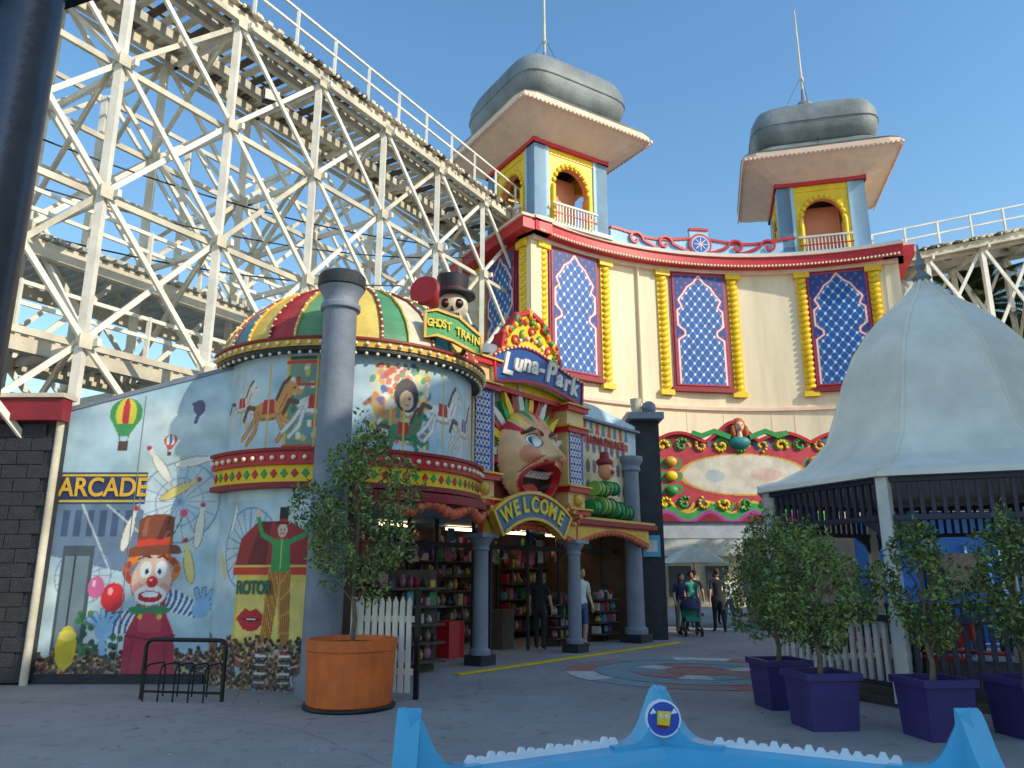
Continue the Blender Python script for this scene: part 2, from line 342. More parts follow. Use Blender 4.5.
def glove(gx,gz,a0):
    for i in range(5):
        a=a0+i*.42; c.line([(gx,gz),(gx+.3*math.cos(a),gz+.3*math.sin(a))],.085,(90,130,180)); c.line([(gx,gz),(gx+.29*math.cos(a),gz+.29*math.sin(a))],.06,(150,196,232))
    c.ell(gx,gz,.14,.15,(150,196,232))
glove(-6.32,.78,.9); c.line([(-6.34,.7),(-6.3,.45)],.1,(150,196,232)); glove(-4.85,1.1,.2)
c.ell(-6.24,1.27,.19,.22,(216,48,56)); c.ell(-6.29,1.36,.04,.06,(246,170,170)); c.ell(-6.52,1.42,.13,.17,(216,110,160)); c.ell(-6.56,1.48,.03,.05,(246,200,220))
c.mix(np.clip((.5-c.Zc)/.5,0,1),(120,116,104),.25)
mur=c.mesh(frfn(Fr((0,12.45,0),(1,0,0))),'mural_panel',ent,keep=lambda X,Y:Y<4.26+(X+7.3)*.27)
text('ARCADE',.42,Fr((-6.6,12.435,2.97),(1,0,0)),GOLD,ent,'arcade_lettering',.004,sx=.88,bold=.008)
c=Canvas(-2.2,3.86,2.72,5.02,.018,(186,214,224)); c.clouds((228,236,232),22,.7,.5); c.clouds((136,184,208),14,.5,.45)
c.rect(-.66,.5,3.5,4.95,(64,100,72)); c.rect(-.6,.44,3.55,4.9,(120,154,130))
for i in range(70): c.ell(NR.uniform(-.55,.4),NR.uniform(3.6,4.85),.05,.06,[(224,190,100),(70,130,90),(196,70,66),(236,232,214),(90,150,180)][i%5])
for x in (-.63,-.1,.47): c.line([(x,3.45),(x,4.95)],.05,(230,190,80))
for z in (3.52,4.86,4.5): c.line([(-.66,z),(.5,z)],.05,(214,70,56))
horse(c,-1.7,4.25,.6,(236,224,206)); horse(c,-1.0,4.1,.82,(222,156,84)); horse(c,-.1,4.15,.8,(240,236,226)); horse(c,1.2,4.0,.62,(160,110,80),-1)
c.rect(.85,2.0,3.6,4.9,(226,206,130),.5)
for i in range(110): c.ell(NR.uniform(.85,2.0),NR.uniform(3.6,4.9),.07,.05,[(214,70,56),(70,150,100),(244,220,100),(70,104,170),(240,236,220),(230,140,60)][i%6],.8,rot=NR.uniform(0,3))
c.ell(1.5,4.4,.24,.28,(60,54,64)); c.ell(1.5,4.32,.14,.16,(226,190,160)); c.ell(1.45,4.35,.02,.02,(20,20,20)); c.ell(1.55,4.35,.02,.02,(20,20,20)); c.line([(1.45,4.24),(1.55,4.24)],.02,(180,40,40)); horse(c,1.45,3.8,.7,(70,140,100))
horse(c,2.35,4.2,.82,(244,240,230)); horse(c,3.15,4.05,.8,(236,224,206),1,(70,104,180))
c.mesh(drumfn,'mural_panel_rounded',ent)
c=Canvas(-2.2,.32,0,2.72,.016,SKY); c.clouds((226,236,234),12,.6,.5); c.clouds((140,184,208),10,.5,.45)
for i in range(10):
    t=i*.314; dx,dz=.6*math.cos(t),.6*math.sin(t); c.line([(-1.2-dx,2.0-dz),(-1.2+dx,2.0+dz)],.022,(126,148,184),.9)
c.ell(-1.2,2.0,.62,.62,(126,148,184),.9,ring=.9)
c.rect(-1.42,.02,.62,1.75,(236,204,84)); c.rect(-1.36,-.04,.68,1.5,(246,220,120))
c.poly([(-1.52,1.68),(.12,1.68),(-.02,2.2),(-.42,2.4),(-1.0,2.4),(-1.38,2.15)],(170,44,48)); c.poly([(-1.2,1.75),(-.95,2.4),(-.75,2.4),(-.8,1.75)],(120,28,36)); c.rect(-1.54,.14,1.6,1.74,(216,60,44)); c.rect(-1.54,.14,1.72,1.76,(240,210,90))
c.poly([(-1.36,.98),(-1.16,1.13),(-1.04,1.09),(-.92,1.13),(-.7,.98),(-.88,.83),(-1.02,.8),(-1.18,.83)],(206,26,44)); c.poly([(-1.26,.98),(-1.02,1.0),(-.78,.98),(-1.02,.93)],(90,4,14)); c.rect(-1.12,-.92,.965,.99,(250,250,245))
c.rect(-1.5,.1,.5,.64,(150,60,50))
c.poly([(-.86,.1),(-.74,1.7),(-.34,1.7),(-.26,.1),(-.42,.1),(-.53,1.3),(-.68,.1)],(214,150,64))
for q in range(5): c.line([(-.82+q*.035,.15),(-.7+q*.04,1.65)],.014,(140,74,36)); c.line([(-.4+q*.03,.15),(-.5+q*.035,1.65)],.014,(140,74,36))
c.poly([(-.7,1.66),(-.36,1.66),(-.38,2.08),(-.44,2.14),(-.64,2.14),(-.7,2.08)],(60,160,84)); c.line([(-.53,1.7),(-.53,2.1)],.03,(236,220,90))
c.line([(-.66,2.08),(-.92,2.2),(-1.02,2.46)],.075,(60,160,84)); c.line([(-.4,2.08),(-.12,2.2),(-.02,2.46)],.075,(60,160,84)); c.ell(-1.03,2.52,.055,.06,(244,204,170)); c.ell(-.01,2.52,.055,.06,(244,204,170))
c.ell(-.53,2.26,.085,.11,(240,200,170)); c.rect(-.67,-.39,2.34,2.38,(30,26,30)); c.rect(-.61,-.45,2.36,2.6,(30,26,30)); c.rect(-.61,-.45,2.38,2.42,(200,50,50)); c.ell(-.56,2.27,.012,.015,(20,20,20)); c.ell(-.5,2.27,.012,.015,(20,20,20)); c.line([(-.57,2.21),(-.49,2.21)],.015,(190,30,40)); c.poly([(-.6,2.16),(-.46,2.1),(-.46,2.18),(-.6,2.1)],(200,40,50))
crowd(c,-2.2,.32,.72,420)
for i in range(9):
    c.line([(-.87,.05+i*.06),(-.68,.05+i*.06)],.024,[(50,40,80),(236,230,216)][i%2]); c.line([(-.43,.05+i*.06),(-.26,.05+i*.06)],.024,[(50,40,80),(236,230,216)][i%2])
c.ell(-1.62,2.45,.24,.05,(120,110,90),rot=1.3); c.ell(-1.62,2.45,.23,.04,(246,240,226),rot=1.3); c.ell(-1.85,1.75,.24,.05,(236,214,130),rot=2.0)
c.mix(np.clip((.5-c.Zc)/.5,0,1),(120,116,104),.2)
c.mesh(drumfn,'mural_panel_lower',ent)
text('ROTOR',.26,drumfr(-1.0,1.42,.02),mat('teal_letter',(30,110,90),.5),ent,'booth_lettering',.004,sx=.72,bold=.01)
b=MB()
b.box((-6.0,12.42,.07),(2.6,.06,.14),DGREY)
b.beam((-7.3,12.5,4.28),(-4.65,12.5,5.0),.14,.07,GREY)
for x in (-6.08,): b.fbox(Fr((x,12.45,0),(1,0,0)),-.006,.006,.15,4.5,0,.006,GREY)
A0=-math.pi/2-.9; A1=-math.pi/2+1.6
b.arc(DC,DR+.01,DR+.2,A0,A1,3.22,3.42,RED,40); b.arc(DC,DR+.01,DR+.14,A0,A1,2.96,3.219,YEL,40); b.arc(DC,DR+.01,DR+.24,A0,A1,3.421,3.47,DRED,40); b.arc(DC,DR+.01,DR+.2,A0,A1,2.88,2.959,DRED,40)
for i in range(34):
    s=-2.1+i*.178; p=drum(s,3.32,.22); b.ell(p,(.038,.038,.038),BULB,8)
    f=drumfr(s,3.09,.145); b.prism(f,[(-.06,0),(0,.07),(.06,0),(0,-.07)],-.01,.012,[RED,GREEN][i%2])
RA0=-math.pi/2-1.02; RL=4.0
b.arc(DC,DR-.2,DR+.2,RA0,RA0+RL,5.0,5.06,BLACK,60); b.arc(DC,DR+.02,DR+.22,RA0,RA0+RL,5.061,5.17,GOLD,60); b.arc(DC,DR-.1,DR+.26,RA0,RA0+RL,5.171,5.21,DRED,60)
for i in range(56):
    t=RA0+RL*i/55; b.ell((DC.x+(DR+.24)*math.cos(t),DC.y+(DR+.24)*math.sin(t),5.11),(.035,.035,.035),BULB,8)
    b.ell((DC.x+(DR+.17)*math.cos(t),DC.y+(DR+.17)*math.sin(t),4.97),(.03,.03,.03),BULB,6)
stp=[mat('s_pink',(214,92,92),.55),mat('s_yel',(232,206,104),.55),mat('s_green',(84,150,104),.55),mat('s_cream',(226,216,184),.55),mat('s_teal',(84,150,160),.55),mat('s_yel2',(222,190,96),.55),mat('s_red',(176,56,60),.55),mat('s_green2',(110,160,110),.55)]
prof=[(2.32,5.21),(2.3,5.35),(2.18,5.62),(1.95,5.92),(1.6,6.22),(1.1,6.5),(.55,6.68),(.2,6.73)]
b.lathe((DC.x,DC.y,0),prof,None,64,colf=lambda i,j: stp[(i//2)%8])
for k in range(32):
    t=2*math.pi*k/32
    for j in range(len(prof)-1):
        p=lambda q:Vector((DC.x+(q[0]+.02)*math.cos(t),DC.y+(q[0]+.02)*math.sin(t),q[1]+.015))
        b.beam(p(prof[j]),p(prof[j+1]),.04,.035,GOLD if k%2 else DRED)
        for w in (.25,.75):
            q=p(prof[j]).lerp(p(prof[j+1]),w); b.ell(q+Vector((0,0,.03)),(.026,.026,.026),BULB,6)
b.cyl((DC.x,DC.y,6.7),(DC.x,DC.y,6.85),.2,.1,GOLD)
def foot(z0,z1,pts,m):
    n=len(pts); V=[(x,y,z0) for x,y in pts]+[(x,y,z1) for x,y in pts]
    b.add(V,[tuple(range(n))[::-1],tuple(range(n,2*n))]+[(i,(i+1)%n,n+(i+1)%n,n+i) for i in range(n)],m)
UP=mat('upper_wall',(164,190,204),.7,.25)
fp=[(-7.3,12.56),(-4.7,12.56)]
for i in range(0,15):
    q=drum(-2.0+i*.4,0,-.08); fp.append((q.x,q.y))
q0=G.p(-.2,0,-.12); q1=G.p(6.3,0,-.12)
fp+=[(q0.x,q0.y),(q1.x,q1.y),(0.2,24.0),(-7.3,20)]
foot(2.7,4.22,fp,UP)
q2=G.p(-3.0,0,-3.4)
SHOPW=mat('shop_wall',(110,88,72),.8,.4)
b.fbox(Fr(q2,GD),0,9.3,0,2.69,-.1,.0,SHOPW)
b.box((-2.6,12.9,1.35),(.12,2.2,2.68),SHOPW,.15)
b.fbox(Fr(G.p(6.25,0,-3.4),(.779,-.627,0)),0,3.3,0,2.69,-.06,.06,SHOPW)
b.box((-4.9,12.75,1.3),(4.3,.3,2.6),UP)
b.build('building_shell',ent,0)
b=MB()
def scallop(fr,x0,x1,zt,zb,rise,n,mA,d0,d1):
    pts=[(x0,zt),(x0,zb)]
    W=(x1-x0)/n
    for k in range(n):
        for i in range(1,9):
            t=i/8; pts.append((x0+W*(k+t),zb+rise*math.sin(math.pi*t)))
    pts.append((x1,zt)); b.prism(fr,pts,d0,d1,mA)
CA,CB=-.4,2.72
for (x0,x1) in ((CA-.05,CB),(CB,6.0)):
    scallop(G,x0,x1,2.72,2.28,.3,1,TERRA,.28,.4); scallop(G,x0+.04,x1-.04,2.66,2.36,.28,1,GOLD,.4,.42)
    L=x1-x0
    for i in range(18):
        t=(i+.5)/18; b.ell(G.p(x0+L*t,2.3+.3*math.sin(math.pi*t)-.02,.36),(.09,.07,.08),TERRA,8,G)
b.fbox(G,-.6,6.3,2.72,2.84,-.1,.5,DRED); b.fbox(G,-.6,6.3,2.842,2.9,-.1,.44,GOLD)
for i in range(24):
    s=.7+i*.14; p=drum(s,2.62+.07*math.sin(i*.9),.2); b.ell(p,(.1,.1,.1),TERRA,8)
b.arc(DC,DR+.02,DR+.3,-math.pi/2+.2,A1,2.7,2.84,DRED,24)
for s,h in ((CA,2.3),(CB,2.28)):
    p=G.p(s,0,.32)
    b.box(p+Z*.09,(.42,.42,.18),DGREY,.9); b.lathe(p,[(.2,.18),(.2,.26),(.15,.3),(.14,h-.25),(.17,h-.22),(.15,h-.16),(.22,h-.05),(.24,h)],GREY,16)
    b.box(p+Z*(h+.04),(.5,.5,.08),GREY,.9)
p=Vector((3.08,19.95,0)); b.box(p+Z*.1,(.6,.6,.2),DGREY,.9); b.lathe(p,[(.3,.2),(.3,.32),(.23,.38),(.21,4.2),(.27,4.25),(.24,4.35),(.33,4.5),(.33,4.6)],GREY,20)
p=Vector((-2.62,11.12,0)); b.lathe(p,[(.33,0),(.33,.25),(.27,.32),(.25,5.5),(.3,5.52),(.3,5.6),(.265,5.62),(.265,5.72),(.32,5.82),(.35,5.86)],GREY,28); b.lathe(p,[(.33,5.86),(.36,5.88),(.36,6.05),(.32,6.1),(0,6.16)],DGREY,28)
b.box((3.6,22.2,2.85),(.8,3.2,5.7),DGREY)
b.box((3.66,20.57,2.35),(.46,.03,.55),mat('cyan_notice',(90,190,220),.4,.1)); b.box((3.66,20.55,2.35),(.3,.01,.3),WHITE)
b.box((3.6,21.0,5.8),(1.0,1.4,.18),GREY); b.ell((3.75,20.6,6.05),(.2,.2,.2),GREY,14); b.cyl((3.4,20.6,5.9),(3.4,20.6,6.3),.12,.16,WHITE2)
b.fbox(G,-1.8,6.2,.004,.03,.95,1.1,YEL)
for s in (-1.3,-.55,.55,1.1,2.4,3.6,4.4,5.5): b.fbox(G,s-.03,s+.03,0,2.7,-.75,-.69,DGREY)
b.fbox(G,-1.3,6.2,2.15,2.25,-.76,-.68,DGREY)
b.build('shopfront_columns',ent,.006)
# merchandise
b=MB(); cols=[mat('toy%d'%i,c_,.6,.2) for i,c_ in enumerate([(176,40,50),(206,176,80),(70,100,166),(200,200,195),(196,120,150),(70,136,94),(206,136,70),(104,76,130),(50,50,60),(104,160,180),(200,190,170),(160,140,124),(214,208,200),(180,96,90),(70,56,50),(90,84,80)])]
def shelf(fr,L,H=2.2,rows=5):
    b.fbox(fr,0,L,0,H,-.04,0,WOOD)
    for r in range(rows):
        z=.2+r*(H-.2)/rows; b.fbox(fr,0,L,z-.04,z,0,.35,WOOD); x=.05
        while x<L-.15:
            w=R_.uniform(.05,.15);h=R_.uniform(.1,(H/rows)*.72); m=R_.choice(cols)
            if R_.random()<.45: b.ell(fr.p(x+w/2,z+h/2,.2),(w/2,.1,h/2),m,8,fr); b.ell(fr.p(x+w/2,z+h,.2),(w*.32,.07,w*.32),m,8,fr)
            else: b.fbox(fr,x,x+w,z,z+h,.06,.06+R_.uniform(.1,.24),m)
            x+=w+R_.uniform(.01,.1)
shelf(Fr(G.p(-2.9,0,-3.25),GD),3.6); shelf(Fr(G.p(1.2,0,-3.25),GD),2.2,2.3,6); shelf(Fr(G.p(4.4,0,-3.25),GD),1.8)
shelf(Fr((-2.4,13.4,0),(.8,.6,0)),1.3,1.7,5); shelf(Fr(G.p(-1.5,0,-1.2),GD),1.0,1.5,5); shelf(Fr(G.p(3.4,0,-1.0),GD),.9,1.2,4); shelf(Fr(G.p(5.1,0,-.9),GD),.9,1.3,4)
for i in range(90):
    f=G.at(R_.uniform(-2,6),R_.uniform(2.0,2.5),R_.uniform(-2.8,-1)); 
    if i%2: b.ell(f.O,(.06,.06,.13),R_.choice(cols),8)
    else: b.fbox(f,-.1,.1,-.14,.14,-.01,.01,R_.choice(cols))
b.box(G.p(.25,.35,-1.1),(.45,.45,.7),RED,.9); b.fbox(G,2.1,2.5,0,.85,-1.6,-1.2,WOOD)
LAMP=mat('warm_tube',(255,220,170),.4,.02,1,0,emit=5)
for s,n in ((-.6,-1.9),(1.5,-2),(3.6,-2),(5.3,-2)): b.fbox(G.at(s,0,n),-.4,.4,2.6,2.66,-.06,.06,LAMP)
b.build('souvenir_display',None)
# ================================================================ GATE (Moon face)
gate=empty('funfair_gate_sign'); b=MB(); K=G.at(-.58,0,0); GG=G; G=K
def pillar(x0,x1,z0,z1):
    b.fbox(G,x0,x1,z0,z1,-.1,.45,mat('gate_cream',(232,200,136),.6))
    for z in (z0,z0+.5,z1-.5,z1): b.fbox(G,x0-.08,x1+.08,z-.05,z+.06,-.1,.55,RED); b.fbox(G,x0-.12,x1+.12,z+.061,z+.1,-.1,.6,GOLD)
    k=int((z1-z0-1.2)/.16)
    b.fbox(G,x0+.06,x1-.06,z0+.6,z1-.55,.45,.47,BLUE)
    for i in range(k+1):
        z=z0+.62+i*.16
        for a in np.arange(x0+.06,x1-.16,.11): b.strip(G,[(a,z),(a+.1,z+.12)],.022,.47,.485,WHITE); b.strip(G,[(a+.1,z),(a,z+.12)],.022,.47,.484,WHITE)
    b.ell(G.p((x0+x1)/2,z0+.28,.5),(.14,.08,.14),GOLD,10,G)
pillar(-.25,.4,2.95,5.75); pillar(2.95,3.6,2.95,5.3)
b.fbox(G,.4,2.95,2.95,5.3,-.1,.1,mat('gate_backing',(196,96,80),.6))
fc=G.at(1.62,4.0,0)
for i in range(21):
    a=math.radians(-8+i*9.8); r1=1.38+(.2 if i%2 else 0); m=[RED,YEL,GREEN,WHITE][i%4]
    w=.1; b.prism(fc,[(.75*math.cos(a-w),.75*math.sin(a-w)),(r1*.75*math.cos(a-.07),r1*.75*math.sin(a-.07)),(r1*math.cos(a),r1*1.02*math.sin(a)),(r1*.8*math.cos(a+.06),r1*.8*math.sin(a+.06)),(.75*math.cos(a+w),.75*math.sin(a+w))],.1+.003*(i%2),.3+.02*(i%3),m)
arch=[(.55,5.35),(.45,5.9),(.75,6.15),(.85,6.6),(1.1,6.75),(1.3,7.1),(1.75,7.3),(2.2,7.15),(2.45,6.8),(2.75,6.65),(2.9,6.2),(3.2,5.95),(3.1,5.35)]
b.prism(G,arch,.05,.3,YEL,RED); b.strip(G,arch,.1,.3,.36,RED,True)
OO=mat('orange_orn',(240,140,50),.5)
for k in range(-3,4):
    x=1.82+k*.3
    P=[(x+.13*(1-i/16)*math.cos(i*.5+1.6*(k%2)),6.35+.16*(3-abs(k))+.13*(1-i/16)*math.sin(i*.5+1.6*(k%2))) for i in range(14)]
    b.strip(G,P,.045,.3,.35,[RED,GREEN][k%2]); b.ell(G.p(x,6.35+.16*(3-abs(k)),.34),(.06,.04,.06),GOLD,8,G)
for i,t in enumerate(np.linspace(.15,math.pi-.15,15)):
    b.ell(G.p(1.82+1.02*math.cos(t),6.05+1.0*math.sin(t),.34),(.08,.05,.08),[OO,RED,YEL,GREEN][i%4],8,G); b.ell(G.p(1.82+.72*math.cos(t),6.0+.66*math.sin(t),.33),(.05,.04,.05),[WHITE,RED][i%2],8,G)
for i,(x,z) in enumerate([(.95,6.65),(1.3,6.98),(1.8,7.2),(2.3,7.0),(2.65,6.65)]): b.ell(G.p(x,z,.36),(.12,.06,.12),[GOLD,GREEN][i%2],12,G); b.ell(G.p(x,z,.4),(.07,.05,.07),RED,10,G)
for i,(x,z) in enumerate(arch): b.ell(G.p(x,z,.3),(.08,.08,.08),[GOLD,RED][i%2],10,G)
ban=[(.25,5.95)]+[(.25+3.2*t,5.95+.32*math.sin(math.pi*t)+.1*math.sin(2*math.pi*t)) for t in np.linspace(.05,.95,12)]+[(3.45,5.95),(3.4,5.35)]+[(3.4-3.1*t,5.38+.22*math.sin(math.pi*t)) for t in np.linspace(.05,.95,12)]+[(.3,5.4)]
b.prism(G,ban,.36,.55,mat('navy_sign',(34,76,150),.4),WHITE)
b.strip(G,ban,.06,.55,.58,RED,True)
for i in range(26):
    t=i/25; b.ell(G.p(.25+3.2*t,5.93+.34*math.sin(math.pi*t)+.1*math.sin(2*math.pi*t),.6),(.03,.03,.03),BULB,6)
def arcpts(r,a0,a1,n,cx,cz): return [(cx+r*math.cos(a0+(a1-a0)*i/n),cz+r*math.sin(a0+(a1-a0)*i/n)) for i in range(n+1)]
cz=1.15; cx=1.4
wb=arcpts(2.08,math.radians(128),math.radians(52),16,cx,cz)+arcpts(1.56,math.radians(50),math.radians(130),16,cx,cz)
b.prism(G,wb,.5,.68,mat('teal_sign',(36,100,146),.4),GOLD); b.strip(G,wb,.06,.68,.71,GOLD,True)
for sx in (-.1,2.95):
    for k in range(14):
        a=k*.5; r=.06+.022*k; b.ell(G.p(sx+r*math.cos(a),2.95+r*math.sin(a),.55),(.06,.05,.06),TERRA if k%2 else GOLD,8,G)
b.build('gate_frame',gate)
for i,ch in enumerate('WELCOME'):
    a=math.radians(90-(i-3)*9.6); r=1.83
    U=G.U*math.sin(a)-G.V*math.cos(a); V=G.U*math.cos(a)+G.V*math.sin(a)
    text(ch,.42,Fr(G.p(cx+r*math.cos(a),cz+r*math.sin(a),.69),U,V,G.N),YEL,gate,'letter_%d'%i,.02,sx=.85,bold=.012)
LW=['L','u','n','a','-','P','a','r','k']; xs=[.62,.98,1.27,1.55,1.8,2.12,2.46,2.74,3.02]
for ch,x in zip(LW,xs):
    t=(x-.25)/3.2; text(ch,.66 if ch in 'LP' else .54,G.at(x,5.68+.27*math.sin(math.pi*t)+.05*math.sin(2*math.pi*t),.57),WHITE,gate,'name_letter_'+ch,.03,shear=.3,bold=.02)
c=Canvas(-1.05,1.05,-1.1,1.05,.016,(242,190,136))
def fh(X,Y):
    r=np.clip((X/1.0)**2+(Y/1.05)**2,0,1); h=.6*np.sqrt(1-r)
    g=lambda x,y,sx,sy,a:a*np.exp(-((X-x)/sx)**2-((Y-y)/sy)**2)
    h+=g(0,.1,.11,.24,.3)+g(0,-.02,.17,.1,.16)+g(-.12,-.02,.07,.07,.06)+g(.12,-.02,.07,.07,.06)+g(-.52,.0,.24,.2,.2)+g(.52,.0,.24,.2,.2)+g(-.36,.5,.25,.07,.14)+g(.36,.5,.25,.07,.14)
    h-=g(-.33,.3,.16,.12,.12)+g(.33,.3,.16,.12,.12); e=(X/.55)**2+((Y+.5)/.3)**2
    h-=.34*np.exp(-(e)**3); h+=.12*np.exp(-((e-1.25)/.25)**2); h+=g(0,-.95,.25,.12,.15)
    return h
c.clouds((246,206,160),10,.4,.4); c.clouds((226,140,96),6,.3,.35); c.ell(0,.95,.8,.35,(226,140,96),.5)
for i in range(7):
    a=math.radians(35+i*18); q=[(math.cos(a-.13)*1.02,math.sin(a-.13)*1.06),(math.cos(a)*.66,math.sin(a)*.72),(math.cos(a+.13)*1.02,math.sin(a+.13)*1.06)]
    c.poly(q,[(206,50,50),(70,160,90),(244,210,60)][i%3])
for sx in (-1,1):
    c.ell(sx*.52,-.0,.24,.2,(230,110,80),.6); c.ell(sx*.34,.3,.22,.15,(120,60,40)); c.ell(sx*.34,.3,.2,.13,(252,252,248)); c.ell(sx*.34-.03,.29,.085,.1,(60,130,180)); c.ell(sx*.34-.03,.29,.045,.05,(10,10,14))
    c.line([(sx*.12,.46),(sx*.34,.57),(sx*.6,.44)],.08,(96,44,24))
    c.line([(sx*.2,.0),(sx*.45,-.1),(sx*.68,-.36)],.035,(186,96,62)); c.line([(sx*.16,-.1),(sx*.1,-.16)],.05,(150,60,44))
c.ell(0,-.5,.68,.39,(200,32,40)); c.ell(0,-.5,.53,.275,(44,10,14)); c.poly([(-.46,-.4),(-.36,-.27),(.36,-.27),(.46,-.4)],(250,248,240)); c.rect(-.36,.36,-.73,-.66,(246,242,226)); c.ell(0,-.63,.28,.1,(214,90,90))
for i in range(-4,5): c.line([(i*.1,-.4),(i*.1,-.27)],.012,(130,120,110))
c.mesh(frfn(fc.at(0,-.02,.25)),'moon_face',gate,hfn=fh,keep=lambda X,Y:(X/1.0)**2+(Y/1.04)**2<1)
G=GG
c=Canvas(3.1,6.3,2.9,5.75,.022,(184,212,226)); c.clouds((230,236,234),10,.6,.5)
c.poly([(3.7,3.2),(3.7,4.9),(4.3,5.3),(5.6,5.3),(5.9,4.9),(5.9,3.2)],(226,206,164))
for i in range(7):
    for j in range(3): c.ell(3.95+i*.28,3.7+j*.5,.09,.17,(110,100,126))
for i in range(8): c.poly([(3.75+i*.28,5.0),(3.85+i*.28,5.5),(3.95+i*.28,5.0)],[(206,76,60),(76,140,166)][i%2])
c.rect(3.7,5.9,4.75,4.95,(186,84,76)); c.rect(3.1,6.3,2.9,3.3,(80,146,96))
c.mesh(frfn(G.at(0,0,-.05)),'gate_mural',gate,keep=lambda X,Y:Y<5.9-(X-3.1)*.12)
b=MB()
for i,(x,z,s_) in enumerate([(3.75,3.15,.3),(4.15,3.2,.36),(4.6,3.15,.34),(5.0,3.1,.3),(3.95,3.6,.3),(4.35,3.65,.28)]):
    b.cyl(G.p(x-.3,z,.3),G.p(x+.3,z,.3),s_*.6,s_*.5,[GREEN,mat('lime_paint',(150,190,76),.5),GREEN][i%3],14)
    for q in (-.2,0,.2): b.cyl(G.p(x+q-.02,z,.3),G.p(x+q+.02,z,.3),s_*.61,s_*.6,mat('teal_dark',(36,96,84),.5),14)
b.ell(G.p(4.1,4.05,.35),(.2,.18,.24),PINK,14,G); b.ell(G.p(4.1,4.25,.33),(.24,.2,.12),DRED,14,G); b.cyl(G.p(4.1,4.25,.33),G.p(4.1,4.5,.33),.14,.1,DRED,14)
for s in (-1,1): b.ell(G.p(4.1+s*.07,4.08,.52),(.03,.02,.04),WHITE,8,G)
b.ell(G.p(4.1,4.0,.55),(.05,.05,.05),RED,8,G)
b.fbox(G,3.5,6.3,5.3,5.36,-.1,.1,GREY)
b.build('gate_ornament',gate)
text('LUNA PALACE',.3,G.at(4.8,4.86,-.03),DRED,gate,'palace_lettering',.004,sx=.9)
# ================================================================ GHOST TRAIN skeleton figure
b=MB(); sk=Vector((-1.3,15.9,-.02)); BONE=mat('bone',(226,216,186),.5,.3); F=Fr(sk,(1,0.05,0))
CO=mat('black_coat',(44,40,50),.6,.2)
b.ell(F.p(0,6.5,0),(.48,.3,.42),CO,16,F); b.cyl(F.p(0,4.2,0),F.p(0,6.4,0),.5,.4,CO,16)
for i in range(5): b.cyl(F.p(-.24,6.3+i*.11,.27-.02*i),F.p(.24,6.3+i*.11,.27-.02*i),.025,.025,BONE,6)
b.cyl(F.p(0,6.8,0),F.p(0,7.05,0),.08,.08,BONE); b.ell(F.p(0,7.32,0),(.34,.36,.33),BONE,18,F); b.fbox(F,-.19,.19,6.93,7.12,.1,.32,BONE); b.ell(F.p(0,7.03,.1),(.23,.24,.13),BONE,12,F)
for sx in (-1,1): b.ell(F.p(sx*.14,7.3,.29),(.105,.08,.11),BLACK,10,F); b.ell(F.p(sx*.42,6.78,0),(.16,.16,.14),CO,10,F); b.ell(F.p(sx*.14,7.3,.36),(.03,.02,.03),RED,8,F)
b.prism(F.at(0,7.12,.32),[(-.045,0),(0,.11),(.045,0)],0,.05,BLACK)
for i in range(8): b.fbox(F,-.16+i*.042,-.14+i*.042,6.97,7.08,.32,.335,BLACK)
b.cyl(F.p(0,7.55,0),F.p(0,7.6,0),.5,.5,CO,24); b.cyl(F.p(0,7.6,0),F.p(0,8.0,0),.31,.36,CO,20); b.cyl(F.p(0,7.61,0),F.p(0,7.69,0),.322,.33,DRED,20)
b.tube([F.p(-.38,6.75,.05),F.p(-.68,6.5,.3),F.p(-.52,6.95,.45)],[.1,.08,.06],CO); b.tube([F.p(.38,6.75,.05),F.p(.55,6.4,.4),F.p(.2,6.3,.65)],[.1,.08,.06],CO); b.cyl(F.p(-.36,7.22,.4),F.p(-.56,7.34,.95),.1,.32,RED,18); b.cyl(F.p(-.55,7.335,.93),F.p(-.575,7.345,1.0),.34,.3,DRED,18)
for k in range(4): b.tube([F.p(-.52,6.95,.45),F.p(-.5+.03*k,7.05,.5),F.p(-.46+.03*k,7.12,.46)],[.02,.018,.014],BONE,6)
gs=Fr((-1.02,12.3,-.78),(.9,.43,0)); sp=[(-.5,6.6),(-.3,6.66),(.1,6.58),(.35,6.4),(.5,6.3),(.5,5.98),(.36,6.02),(0,6.16),(-.3,6.22),(-.5,6.16)]
b.prism(gs,sp,0,.1,GREEN,GOLD); b.strip(gs,sp,.045,.1,.13,GOLD,True)
b.beam(gs.p(-.3,6.2,0),(-1.5,13.0,5.3),.06,.06,DGREY); b.beam(gs.p(.3,6.2,0),(-1.0,13.2,5.2),.06,.06,DGREY)
b.cyl((-.7,15.9,4.2),(-.7,15.9,6.1),.55,.55,LEAD,24); b.lathe((-.7,15.9,0),[(.6,6.1),(.6,6.25),(.54,6.32),(.1,6.45)],GREY,24)
o=b.build('ghost_train_figure')
for i,ch in enumerate('GHOST TRAIN'):
    x=-.42+i*.084; text(ch,.19,gs.at(x,6.42-.22*max(0,(i-3)/7),.12),YEL,o,'ghost_letter_%d'%i,.01,sx=.72,bold=.006)
